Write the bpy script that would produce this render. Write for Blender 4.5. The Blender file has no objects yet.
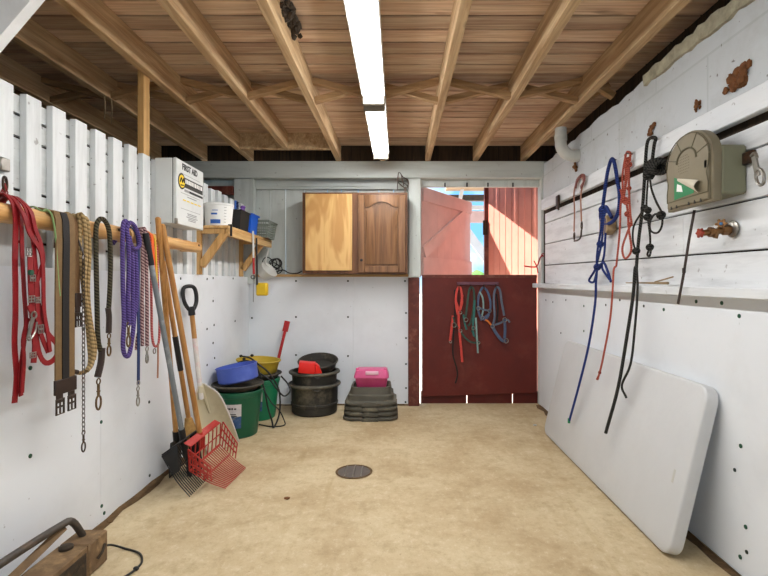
import bpy, bmesh, math, random
from mathutils import Vector, Matrix
random.seed(7)
SC = bpy.context.scene
COL = SC.collection
V = Vector
F, CX, CY, H = 490.0, 398.0, 284.0, 1.2      # focal length in pixels, optical centre, eye height

# ------------------------------------------------------------------ camera, world, lights, exposure
cam_d = bpy.data.cameras.new('camera'); cam = bpy.data.objects.new('camera', cam_d); COL.objects.link(cam)
cam.location = (0, 0, H); cam.rotation_euler = (math.pi/2, 0, 0)
cam_d.sensor_width = 36.0; cam_d.lens = F*36.0/768.0
cam_d.shift_x = -14/768; cam_d.shift_y = -4/768
cam_d.clip_start = 0.05; cam_d.clip_end = 200
SC.camera = cam
SC.view_settings.view_transform = 'Standard'; SC.view_settings.look = 'None'
SC.view_settings.gamma = 1.0; SC.view_settings.use_curve_mapping = False
SC.view_settings.exposure = 0.52

W = bpy.data.worlds.new('world'); SC.world = W; W.use_nodes = True
nt = W.node_tree; nt.nodes.clear()
wo = nt.nodes.new('ShaderNodeOutputWorld'); bg = nt.nodes.new('ShaderNodeBackground')
tc = nt.nodes.new('ShaderNodeTexCoord'); nz = nt.nodes.new('ShaderNodeTexNoise'); rp = nt.nodes.new('ShaderNodeValToRGB')
nz.inputs['Scale'].default_value = 7.0; nz.inputs['Detail'].default_value = 5
rp.color_ramp.elements[0].position = 0.47; rp.color_ramp.elements[0].color = (0.13, 0.34, 0.62, 1)
rp.color_ramp.elements[1].position = 0.62; rp.color_ramp.elements[1].color = (0.62, 0.64, 0.66, 1)
nt.links.new(tc.outputs['Generated'], nz.inputs['Vector']); nt.links.new(nz.outputs['Fac'], rp.inputs['Fac'])
nt.links.new(rp.outputs['Color'], bg.inputs['Color']); bg.inputs['Strength'].default_value = 1.7
nt.links.new(bg.outputs['Background'], wo.inputs['Surface'])

def area(name, loc, rot, sx, sy, power, color=(1, 1, 1)):
    d = bpy.data.lights.new(name, 'AREA'); d.shape = 'RECTANGLE'; d.size = sx; d.size_y = sy; d.energy = power; d.color = color
    o = bpy.data.objects.new(name, d); COL.objects.link(o); o.location = loc; o.rotation_euler = rot
    return o
TUBE_POWER = 10.0
area('added_fill_light', (0.0, -1.08, 1.05), (math.radians(90), 0, 0), 1.1, 2.0, 9.0, (1.0, 0.985, 0.96))  # fill light added out of view behind the camera
SUN = bpy.data.lights.new('sun', 'SUN'); SUN.energy = 14.0; SUN.angle = 0.01; SUN.color = (1.0, 0.98, 0.96)
so = bpy.data.objects.new('sun', SUN); COL.objects.link(so); so.rotation_euler = V((0.6, 0.0, -0.8)).to_track_quat('-Z', 'Y').to_euler()

# ------------------------------------------------------------------ pixel helpers (points on real planes)
def P(px, py, Y): return V(((px-CX)*Y/F, Y, H-(py-CY)*Y/F))
def PX(px, py, X): return P(px, py, X*F/(px-CX))
def PF(px, py, z=0.0): return P(px, py, (H-z)*F/(py-CY))

# ------------------------------------------------------------------ materials
def lin(c):
    if isinstance(c, str):
        c = tuple(int(c[i:i+2], 16)/255 for i in (0, 2, 4))
    return tuple((x/12.92 if x <= 0.04045 else ((x+0.055)/1.055)**2.4) for x in c) + (1.0,)
def newmat(name):
    m = bpy.data.materials.new(name); m.use_nodes = True
    n = m.node_tree; b = n.nodes['Principled BSDF']
    return m, n, b
def N(n, t, **kw):
    x = n.nodes.new(t)
    for k, v in kw.items(): setattr(x, k, v)
    return x
def mixc(n, fac, a, b, blend='MIX'):
    x = n.nodes.new('ShaderNodeMix'); x.data_type = 'RGBA'; x.blend_type = blend
    for sock, val in ((x.inputs[0], fac), (x.inputs[6], a), (x.inputs[7], b)):
        if hasattr(val, 'is_linked') or hasattr(val, 'links'): n.links.new(val, sock)
        else: sock.default_value = val
    return x.outputs[2]
def ramp(n, src, p0, c0, p1, c1):
    r = n.nodes.new('ShaderNodeValToRGB'); e = r.color_ramp.elements
    e[0].position = p0; e[0].color = c0; e[1].position = p1; e[1].color = c1
    n.links.new(src, r.inputs['Fac']); return r.outputs['Color']
BW = ((0, 0, 0, 1), (1, 1, 1, 1))
def noise(n, vec, scale, detail=4, rough=0.55, dist=0.0):
    x = n.nodes.new('ShaderNodeTexNoise'); x.inputs['Scale'].default_value = scale; x.inputs['Detail'].default_value = detail
    x.inputs['Roughness'].default_value = rough; x.inputs['Distortion'].default_value = dist
    n.links.new(vec, x.inputs['Vector']); return x.outputs['Fac']
def bump(n, b, h, strength, dist=0.01):
    x = n.nodes.new('ShaderNodeBump'); x.inputs['Strength'].default_value = strength; x.inputs['Distance'].default_value = dist
    n.links.new(h, x.inputs['Height']); n.links.new(x.outputs['Normal'], b.inputs['Normal'])
def mapped(n, scale=(1, 1, 1), world=False):
    mp = n.nodes.new('ShaderNodeMapping'); mp.inputs['Scale'].default_value = scale
    if world:
        g = n.nodes.new('ShaderNodeNewGeometry'); n.links.new(g.outputs['Position'], mp.inputs['Vector'])
    else:
        t = n.nodes.new('ShaderNodeTexCoord'); oi = n.nodes.new('ShaderNodeObjectInfo')
        cb = n.nodes.new('ShaderNodeMath'); cb.operation = 'MULTIPLY'; cb.inputs[1].default_value = 37.0
        n.links.new(oi.outputs['Random'], cb.inputs[0]); n.links.new(t.outputs['Object'], mp.inputs['Vector'])
        n.links.new(cb.outputs[0], mp.inputs['Location'])
    return mp.outputs['Vector']
def plain(name, c, rough=0.6, metal=0.0, var=0.25, vs=12.0, dirt=None, dirt_amt=0.5, bmp=0.1, spec=0.4, world=False):
    """flat colour broken by noise, plus optional worn/dirty patches of their own colour"""
    m, n, b = newmat(name); c = lin(c)
    v = mapped(n, world=world); f = noise(n, v, vs)
    dark = tuple(x*(1-var) for x in c[:3])+(1,)
    col = mixc(n, ramp(n, f, 0.3, BW[0], 0.7, BW[1]), dark, c)
    if dirt:
        f2 = noise(n, v, vs*0.45, 8, 0.7)
        k = ramp(n, f2, 0.52, BW[0], 0.68, (dirt_amt,)*3+(1,))
        col = mixc(n, k, col, lin(dirt))
    n.links.new(col, b.inputs['Base Color'])
    b.inputs['Roughness'].default_value = rough; b.inputs['Metallic'].default_value = metal
    b.inputs['Specular IOR Level'].default_value = spec
    if bmp: bump(n, b, noise(n, v, vs*5, 3), bmp, 0.004)
    return m
def wood(name, c1, c2, axis=0, rough=0.65, scale=1.0, var=0.25, knots=True, world=False, plank=None, bmp=0.15):
    m, n, b = newmat(name); s = [14*scale]*3; s[axis] = 0.9*scale
    v = mapped(n, tuple(s), world)
    f = noise(n, v, 1.6, 6, 0.62, 0.8)
    col = mixc(n, ramp(n, f, 0.36, BW[0], 0.64, BW[1]), lin(c1), lin(c2))
    s2 = [60*scale]*3; s2[axis] = 1.5*scale
    f2 = noise(n, mapped(n, tuple(s2), world), 1.5, 3)
    col = mixc(n, ramp(n, f2, 0.35, (0.72,)*3+(1,), 0.6, BW[1]), BW[0], col, 'MIX') if False else mixc(n, 0.5, col, mixc(n, 1.0, col, ramp(n, f2, 0.3, (0.55,)*3+(1,), 0.62, BW[1]), 'MULTIPLY'))
    if knots:
        s3 = [9*scale]*3; s3[axis] = 3.0*scale
        f3 = noise(n, mapped(n, tuple(s3), world), 1.0, 2)
        col = mixc(n, ramp(n, f3, 0.68, BW[0], 0.78, (0.75,)*3+(1,)), col, tuple(x*0.35 for x in lin(c1)[:3])+(1,))
    if plank:
        g = n.nodes.new('ShaderNodeNewGeometry'); sp = n.nodes.new('ShaderNodeSeparateXYZ'); n.links.new(g.outputs['Position'], sp.inputs[0])
        ad = N(n, 'ShaderNodeMath', operation='SUBTRACT'); ad.inputs[1].default_value = plank[1]; n.links.new(sp.outputs[plank[2]], ad.inputs[0])
        dv = N(n, 'ShaderNodeMath', operation='DIVIDE'); dv.inputs[1].default_value = plank[0]; n.links.new(ad.outputs[0], dv.inputs[0])
        fl = N(n, 'ShaderNodeMath', operation='FLOOR'); n.links.new(dv.outputs[0], fl.inputs[0])
        wn = N(n, 'ShaderNodeTexWhiteNoise', noise_dimensions='1D'); n.links.new(fl.outputs[0], wn.inputs['W'])
        rr = ramp(n, wn.outputs['Value'], 0, (1-var,)*3+(1,), 1, (1.0,)*3+(1,))
    else:
        oi = n.nodes.new('ShaderNodeObjectInfo')
        rr = ramp(n, oi.outputs['Random'], 0, (1-var,)*3+(1,), 1, (1.0,)*3+(1,))
    col = mixc(n, 1.0, col, rr, 'MULTIPLY')
    n.links.new(col, b.inputs['Base Color']); b.inputs['Roughness'].default_value = rough
    b.inputs['Specular IOR Level'].default_value = 0.3
    bump(n, b, f2, bmp, 0.004)
    return m
def rope(name, c1, c2, freq=60.0, twist=1.0, rough=0.8, speck=0.0):
    """diagonal strand stripes from the tube's own length/around coordinates"""
    m, n, b = newmat(name)
    uv = n.nodes.new('ShaderNodeUVMap'); sp = n.nodes.new('ShaderNodeSeparateXYZ'); n.links.new(uv.outputs[0], sp.inputs[0])
    a = N(n, 'ShaderNodeMath', operation='MULTIPLY'); a.inputs[1].default_value = freq; n.links.new(sp.outputs[0], a.inputs[0])
    c = N(n, 'ShaderNodeMath', operation='MULTIPLY'); c.inputs[1].default_value = twist; n.links.new(sp.outputs[1], c.inputs[0])
    s = N(n, 'ShaderNodeMath', operation='ADD'); n.links.new(a.outputs[0], s.inputs[0]); n.links.new(c.outputs[0], s.inputs[1])
    fr = N(n, 'ShaderNodeMath', operation='PINGPONG'); fr.inputs[1].default_value = 0.5; n.links.new(s.outputs[0], fr.inputs[0])
    db = N(n, 'ShaderNodeMath', operation='MULTIPLY'); db.inputs[1].default_value = 2.0; n.links.new(fr.outputs[0], db.inputs[0])
    col = mixc(n, ramp(n, db.outputs[0], 0.25, BW[0], 0.6, BW[1]), lin(c1), lin(c2))
    n.links.new(col, b.inputs['Base Color']); b.inputs['Roughness'].default_value = rough; b.inputs['Specular IOR Level'].default_value = 0.2
    bump(n, b, db.outputs[0], 0.6, 0.003)
    return m

M = {}
# setting
M['deck'] = wood('deck_boards', 'cba385', 'efd2ae', 0, 0.75, 1.0, 0.34, True, True, (0.14, 0.0, 1))
M['joist'] = wood('joist_wood', 'b08c62', 'd8b98e', 1, 0.7, 1.0, 0.12, True)
M['strut'] = wood('strut_wood', '94714a', 'bd976a', 0, 0.7, 1.0, 0.1, False)
M['darkwood'] = wood('dark_old_boards', '2c2219', '4a3826', 2, 0.85, 1.0, 0.3, False)
M['loft'] = wood('loft_boards', '4a3826', '6d5236', 1, 0.85, 1.0, 0.3, False)
M['post'] = wood('pale_post', 'b98c50', 'd9ad70', 2, 0.6, 1.0, 0.1, False)
def white_boards(name, base, dirtc, axis, dirt=0.35, world=True, sc=1.0):
    m, n, b = newmat(name); s = [9*sc]*3; s[axis] = 1.2*sc
    v = mapped(n, tuple(s), world); f = noise(n, v, 1.5, 7, 0.65)
    col = mixc(n, ramp(n, f, 0.45, BW[0], 0.75, (dirt,)*3+(1,)), lin(base), lin(dirtc))
    sp = noise(n, mapped(n, (1, 1, 1), world), 26.0, 2)
    col = mixc(n, ramp(n, sp, 0.70, BW[0], 0.76, (0.6,)*3+(1,)), col, lin('6f665c'))
    n.links.new(col, b.inputs['Base Color']); b.inputs['Roughness'].default_value = 0.55
    s2 = [70]*3; s2[axis] = 2.5
    bump(n, b, noise(n, mapped(n, tuple(s2), world), 1.0, 3), 0.2, 0.004)
    return m
M['batten'] = white_boards('white_batten_paint', 'd9dbda', '9c9d99', 2, 0.5)
M['backing'] = white_boards('white_backing_paint', 'c6c8c6', '8f8f8a', 1, 0.5)
M['rplank'] = white_boards('white_plank_paint', 'd9dbdc', '99999a', 1, 0.55)
M['bboards'] = white_boards('grey_white_board_paint', 'c6cac4', '92958c', 2, 0.45)
M['beamw'] = white_boards('grey_white_beam_paint', 'bfc3bd', '8f9188', 0, 0.45)
def panel_mat():
    m, n, b = newmat('white_plastic_panel')
    v = mapped(n, (1, 1, 1), True); f = noise(n, v, 1.8, 6, 0.6)
    col = mixc(n, ramp(n, f, 0.5, BW[0], 0.8, (0.35,)*3+(1,)), lin('dfe2e5'), lin('b4b5b5'))
    sp = noise(n, v, 40.0, 2, 0.5)
    col = mixc(n, ramp(n, sp, 0.74, BW[0], 0.79, (0.5,)*3+(1,)), col, lin('7d756c'))
    n.links.new(col, b.inputs['Base Color']); b.inputs['Roughness'].default_value = 0.42; b.inputs['Specular IOR Level'].default_value = 0.35
    bump(n, b, noise(n, v, 120, 2), 0.05, 0.003)
    return m
M['panel'] = panel_mat()
def floor_mat():
    m, n, b = newmat('sandy_concrete')
    v = mapped(n, (1, 1, 1), True)
    f = noise(n, v, 1.3, 8, 0.65, 0.4); f2 = noise(n, v, 7.0, 8, 0.75); f3 = noise(n, v, 60.0, 3, 0.6)
    col = mixc(n, ramp(n, f, 0.36, BW[0], 0.66, BW[1]), lin('ad9672'), lin('c8b693'))
    col = mixc(n, ramp(n, f2, 0.50, BW[0], 0.72, (0.55,)*3+(1,)), col, lin('8f7852'))
    col = mixc(n, ramp(n, f2, 0.26, (0.45,)*3+(1,), 0.42, BW[0]), col, lin('ddd0b2'))
    col = mixc(n, ramp(n, f3, 0.66, BW[0], 0.76, (0.6,)*3+(1,)), col, lin('7a5f3c'))
    f4 = noise(n, mapped(n, (26, 19, 1), True), 1.0, 9, 0.82)
    col = mixc(n, ramp(n, f4, 0.52, BW[0], 0.66, (0.4,)*3+(1,)), col, lin('8c7450'))
    col = mixc(n, ramp(n, f4, 0.36, (0.4,)*3+(1,), 0.46, BW[0]), col, lin('dccfb2'))
    sk = noise(n, mapped(n, (5, 0.5, 1), True), 1.2, 5, 0.6, 0.8)
    col = mixc(n, ramp(n, sk, 0.60, BW[0], 0.72, (0.35,)*3+(1,)), col, lin('99804f'))
    n.links.new(col, b.inputs['Base Color']); b.inputs['Roughness'].default_value = 0.7; b.inputs['Specular IOR Level'].default_value = 0.3
    bump(n, b, f2, 0.12, 0.01)
    return m
M['floor'] = floor_mat()
def block_mat():
    m, n, b = newmat('painted_block')
    t = mapped(n, (1, 1, 1), True); sp = n.nodes.new('ShaderNodeSeparateXYZ'); n.links.new(t, sp.inputs[0])
    cb = n.nodes.new('ShaderNodeCombineXYZ'); n.links.new(sp.outputs[1], cb.inputs[0]); n.links.new(sp.outputs[2], cb.inputs[1])
    br = n.nodes.new('ShaderNodeTexBrick'); br.inputs['Scale'].default_value = 1.0; br.inputs['Brick Width'].default_value = 0.9; br.inputs['Row Height'].default_value = 0.45
    br.inputs['Mortar Size'].default_value = 0.006; br.inputs['Color1'].default_value = lin('c2c6c8'); br.inputs['Color2'].default_value = lin('bfc3c4'); br.inputs['Mortar'].default_value = lin('b4b9b9')
    n.links.new(cb.outputs[0], br.inputs['Vector'])
    f = noise(n, t, 3.0, 8, 0.7)
    col = mixc(n, ramp(n, f, 0.5, BW[0], 0.75, (0.5,)*3+(1,)), br.outputs['Color'], lin('a3a49f'))
    s = noise(n, t, 30, 2)
    col = mixc(n, ramp(n, s, 0.70, BW[0], 0.75, (0.8,)*3+(1,)), col, lin('55493f'))
    n.links.new(col, b.inputs['Base Color']); b.inputs['Roughness'].default_value = 0.7
    bump(n, b, noise(n, t, 22, 5), 0.35, 0.01)
    return m
M['block'] = block_mat()
M['mortar'] = plain('crumbling_mortar', 'b5ad94', 0.9, 0, 0.4, 18, '77705e', 0.7, 0.6, world=True)
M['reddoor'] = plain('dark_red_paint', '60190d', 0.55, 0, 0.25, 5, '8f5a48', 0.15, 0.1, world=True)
M['redpost'] = plain('worn_red_post', '6a2f22', 0.6, 0, 0.35, 14, 'a5705e', 0.5, 0.2, world=True)
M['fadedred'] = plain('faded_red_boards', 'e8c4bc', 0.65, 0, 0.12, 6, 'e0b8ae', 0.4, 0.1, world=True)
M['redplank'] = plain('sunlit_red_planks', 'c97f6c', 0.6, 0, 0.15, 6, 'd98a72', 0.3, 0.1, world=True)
M['ledge'] = wood('ledge_wood', 'a9824f', 'c7a06a', 0, 0.6, 1, 0.1)
M['white'] = plain('white_gloss_paint', 'e8e8e6', 0.45, 0, 0.06, 8, 'b9b7b0', 0.3, 0.05)
M['ground'] = plain('yard_gravel', 'c9bfae', 0.9, 0, 0.3, 8, None, 0, 0.3, world=True)
M['hedge'] = plain('hedge_green', '5d8a3a', 0.8, 0, 0.5, 3, None, 0, 0.6, world=True)
M['green_cap'] = plain('dark_green_cap', '174a34', 0.5, 0, 0.1)
M['black_cap'] = plain('dark_screw_cap', '23302b', 0.5, 0, 0.1)
M['grime'] = plain('floor_edge_dirt', '6d5334', 0.95, 0, 0.5, 25, '3f3022', 0.6, 0.5, world=True)
# things
M['rail'] = wood('round_rail_wood', 'c08a4c', 'e0b277', 1, 0.45, 1, 0.06)
M['handle'] = wood('tool_handle_wood', 'a9743a', 'c9965a', 2, 0.45, 1.2, 0.15)
M['red_strap'] = plain('red_nylon_strap', '850a12', 0.55, 0, 0.25, 40, None, 0, 0.2)
M['green_twine'] = plain('pale_green_twine', '7d9a62', 0.7, 0, 0.2, 40)
M['tan_web'] = plain('tan_canvas_web', '745a38', 0.8, 0, 0.2, 60, None, 0, 0.3)
M['brown_web'] = plain('brown_canvas_web', '6a4c2c', 0.8, 0, 0.2, 60, None, 0, 0.3)
M['black_web'] = plain('black_web', '15110f', 0.7, 0, 0.2, 60, None, 0, 0.3)
M['dark_leather'] = plain('dark_brown_leather', '33241c', 0.5, 0, 0.3, 30)
M['beige_rope'] = rope('beige_rope', '75603f', 'a68c62', 55, 1)
M['olive_rope'] = rope('dark_olive_rope', '1f1b16', '4a4330', 70, 2)
M['purple_rope'] = rope('purple_rope', '3a2b58', '5d4b88', 75, 2)
M['mauve_rope'] = rope('mauve_rope', '4f2a33', 'a98a86', 60, 2)
M['blue_rope'] = rope('blue_rope', '141d45', '2b3d7c', 90, 1)
M['coral_rope'] = rope('coral_rope', '84382c', 'b45a48', 90, 1)
M['black_rope'] = rope('black_rope', '131313', '3a3833', 70, 2)
M['pink_rope'] = rope('faded_red_rope', '9a3a3c', 'c46a66', 70, 1)
M['navy'] = plain('navy_nylon_strap', '1d2f5c', 0.6, 0, 0.2, 40)
M['orange'] = plain('orange_nylon_strap', 'e2602a', 0.55, 0, 0.15, 40)
M['yellow_web'] = plain('yellow_web', 'd9b13a', 0.55, 0, 0.15, 40)
M['steel'] = plain('tarnished_steel', '9a958c', 0.35, 0.9, 0.3, 30)
M['darksteel'] = plain('dark_rusty_steel', '4f443c', 0.45, 0.8, 0.4, 30, '6a4126', 0.6)
M['bronze'] = plain('tarnished_bronze', '6e5638', 0.4, 0.85, 0.35, 40)
M['black_plastic'] = plain('black_plastic', '1b1b1c', 0.5, 0, 0.2, 20)
M['grey_handle'] = plain('grey_painted_handle', '767b7d', 0.5, 0, 0.2, 12, 'b9bbba', 0.5)
M['red_plastic'] = plain('red_fork_plastic', 'a6281f', 0.5, 0, 0.12, 18, 'c06458', 0.4)
M['straw'] = plain('broom_straw', 'b38a4e', 0.85, 0, 0.35, 50, None, 0, 0.5)
M['beige_plastic'] = plain('beige_scoop_plastic', 'cdc4a8', 0.5, 0, 0.1, 8, '9a8c6c', 0.4)
M['shaft_white'] = plain('white_sticker_shaft', 'd8d2cc', 0.5, 0, 0.15, 30, 'd89aa0', 0.6)
M['cab_white'] = plain('white_metal_box', 'd4d6d3', 0.4, 0, 0.05, 10, '8a8880', 0.18)
M['seam'] = plain('dark_seam', '3a3835', 0.7)
M['ink'] = plain('black_print', '181818', 0.6, 0, 0.0, 10, bmp=0)
M['grey_ink'] = plain('grey_print', '8d8d8b', 0.6, 0, 0.0, 10, bmp=0)
M['yellow_ink'] = plain('yellow_print', 'e8c81e', 0.5, 0, 0.0, 10, bmp=0)
M['white_ink'] = plain('white_print', 'eceae6', 0.5, 0, 0.0, 10, bmp=0)
M['shelf'] = wood('pine_shelf', 'c4965a', 'e2bb82', 1, 0.55, 1, 0.1)
M['bracket'] = wood('pine_bracket', 'b98a4e', 'd9ae74', 2, 0.55, 1, 0.1)
M['pail_white'] = plain('white_pail_plastic', 'e6e6e2', 0.4, 0, 0.05, 6)
M['blue_print'] = plain('blue_print', '2f5fb0', 0.5, 0, 0.1)
M['blue_bin'] = plain('bright_blue_plastic', '1d5fd0', 0.4, 0, 0.1, 8)
M['purple_pl'] = plain('purple_plastic', '7d55a8', 0.45, 0, 0.1)
M['brown_misc'] = plain('brown_leather', '6b4a30', 0.7, 0, 0.3, 20)
M['grey_mesh'] = plain('grey_green_plastic', '7d8378', 0.5, 0, 0.15)
M['yellow_pl'] = plain('yellow_plastic', 'd9b21e', 0.5, 0, 0.15, 15)
M['alu'] = plain('dull_aluminium', 'd4d2cc', 0.35, 0.35, 0.15, 10)
M['ply'] = None
M['cab_brown'] = wood('brown_cabinet_wood', '5c3a24', '7a5236', 2, 0.4, 1, 0.05, False)
M['cab_door'] = wood('brown_cabinet_door', '65442a', '8a6240', 2, 0.35, 1, 0.02, False)
M['green_bucket'] = plain('dark_green_bucket', '16563a', 0.4, 0, 0.15, 6, '2e6b50', 0.3)
M['green_bucket2'] = plain('mid_green_bucket', '1c7a52', 0.4, 0, 0.15, 6)
M['rubber'] = plain('dusty_black_rubber', '453f36', 0.75, 0, 0.3, 10, '7d745e', 0.6)
M['rubber2'] = plain('black_rubber_tub', '33302a', 0.65, 0, 0.3, 8, '7a705a', 0.65)
M['rubber3'] = plain('grey_black_rubber_pan', '565247', 0.7, 0, 0.25, 8, '857e69', 0.6)
M['blue_bowl'] = plain('cornflower_blue_plastic', '4a5fb4', 0.45, 0, 0.12, 6, '7f92d6', 0.3)
M['yellow_pan'] = plain('yellow_feed_pan', 'b89d2a', 0.55, 0, 0.2, 8, '8a7430', 0.5)
M['label_white'] = plain('worn_white_label', 'cdc6c4', 0.6, 0, 0.1, 20, '8e8a92', 0.5)
M['label_pic'] = plain('worn_picture_label', '3d5d8f', 0.6, 0, 0.4, 40, 'a9a58c', 0.9)
M['red_scoop'] = plain('bright_red_plastic', 'e01f16', 0.45, 0, 0.1)
M['red_handle'] = plain('deep_red_handle', 'a81c1e', 0.5, 0, 0.15)
M['cable'] = plain('black_rubber_cord', '1d1c1a', 0.55, 0, 0.2, 30)
M['table'] = plain('white_table_plastic', 'c6c6c5', 0.45, 0, 0.04, 6, 'aeaba6', 0.15, 0.25)
M['box_tan'] = plain('tan_box_plastic', '7d735c', 0.55, 0, 0.12, 8, '6d6550', 0.35)
M['box_tan2'] = plain('olive_box_plastic', '7b7a62', 0.5, 0, 0.12, 8, '5f5d48', 0.3)
M['green_sticker'] = plain('green_sticker', '1d7a48', 0.5, 0, 0.1)
M['paper'] = plain('curled_paper', 'c9c0ac', 0.6, 0, 0.1)
M['rusty'] = plain('rusty_dirty_metal', '7d6346', 0.85, 0.1, 0.35, 22, 'a98a62', 0.7, 0.4)
M['rusty2'] = plain('dark_dirty_metal', '43382c', 0.75, 0.3, 0.4, 22, '7d6448', 0.6, 0.4)
M['barmetal'] = plain('worn_grey_bar', '5c5650', 0.5, 0.6, 0.35, 20, '7a5a3a', 0.5)
M['pvc'] = plain('grey_white_pipe', 'c6c4bb', 0.5, 0, 0.15, 8, '8d8776', 0.4)
M['mud'] = plain('dried_mud', '7a4d2a', 0.95, 0, 0.4, 40, 'a3764a', 0.5, 0.8)
M['nest'] = plain('grey_nest', '4a3d30', 0.95, 0, 0.4, 40, None, 0, 0.9)
M['brass'] = plain('aged_brass', '8a6440', 0.4, 0.8, 0.35, 30)
M['red_knob'] = plain('rust_red_knob', '9a3c28', 0.5, 0.2, 0.3, 30)
M['blue_knob'] = plain('blue_knob', '4a78a8', 0.5, 0.1, 0.2)
M['halter_red'] = plain('coral_red_halter', 'c84036', 0.6, 0, 0.2, 40)
M['halter_green'] = plain('dark_green_halter', '35483c', 0.65, 0, 0.25, 40)
M['halter_teal'] = plain('teal_halter', '2a645d', 0.6, 0, 0.2, 40)
M['halter_pale'] = plain('pale_teal_strap', '7f9a94', 0.6, 0, 0.2, 40)
M['halter_blue'] = plain('grey_blue_halter', '4c5a74', 0.65, 0, 0.25, 40)
M['halter_grey'] = plain('slate_halter', '5f6675', 0.65, 0, 0.25, 40)
M['orange_bit'] = plain('orange_tab', 'd9701f', 0.6)
M['rack'] = plain('dusty_purple_bar', '6d4450', 0.5, 0.2, 0.2)
M['twig'] = plain('dry_twig', '9a8260', 0.8, 0, 0.3, 30)
M['tan_leather'] = plain('tan_leather', 'a8755c', 0.55, 0, 0.25, 30)
M['red_leather'] = plain('oxblood_leather', '7d3f35', 0.5, 0, 0.25, 30)
M['drain_pit'] = plain('drain_grey', '5f5750', 0.7, 0, 0.3, 20)
M['fixture'] = plain('fixture_white', 'dcd9d0', 0.45, 0, 0.05)
M['capgrey'] = plain('fixture_end_grey', '8a8375', 0.6, 0, 0.1)
def emis():
    m, n, b = newmat('lit_diffuser'); b.inputs['Base Color'].default_value = (0.9, 0.9, 0.9, 1)
    b.inputs['Emission Color'].default_value = (0.97, 0.99, 1.0, 1); b.inputs['Emission Strength'].default_value = 17.0
    return m
M['diffuser'] = emis()
M['box_shade'] = plain('box_line_shadow', '5c5540', 0.7, 0, 0.1)  # dark tone puts the shadow along the raised lines into the colour
def pinkmat():
    m, n, b = newmat('translucent_pink_plastic'); b.inputs['Base Color'].default_value = lin('c8386c'); b.inputs['Roughness'].default_value = 0.3
    b.inputs['Transmission Weight'].default_value = 0.25
    f = noise(n, mapped(n), 10); n.links.new(mixc(n, f, lin('a82a55'), lin('cf4a7d')), b.inputs['Base Color'])
    return m
M['pink'] = pinkmat()
M['pink_lid'] = plain('pink_lid', 'cf5585', 0.35, 0, 0.1)
M['pink_white'] = plain('pale_pink_handle', 'e2b4c4', 0.35, 0, 0.05)
def ply_mat():
    m, n, b = newmat('raw_plywood')
    v = mapped(n, (5, 5, 1.1)); f = noise(n, v, 1.1, 3, 0.5, 1.2)
    w = N(n, 'ShaderNodeMath', operation='MULTIPLY'); w.inputs[1].default_value = 7.0; n.links.new(f, w.inputs[0])
    fr = N(n, 'ShaderNodeMath', operation='PINGPONG'); fr.inputs[1].default_value = 1.0; n.links.new(w.outputs[0], fr.inputs[0])
    col = mixc(n, ramp(n, fr.outputs[0], 0.2, BW[0], 0.8, BW[1]), lin('b58549'), lin('d0a668'))
    k = noise(n, mapped(n, (7, 7, 5)), 1.0, 2)
    col = mixc(n, ramp(n, k, 0.72, BW[0], 0.78, BW[1]), col, lin('5a3a1c'))
    n.links.new(col, b.inputs['Base Color']); b.inputs['Roughness'].default_value = 0.55
    return m
M['ply'] = ply_mat()

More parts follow.
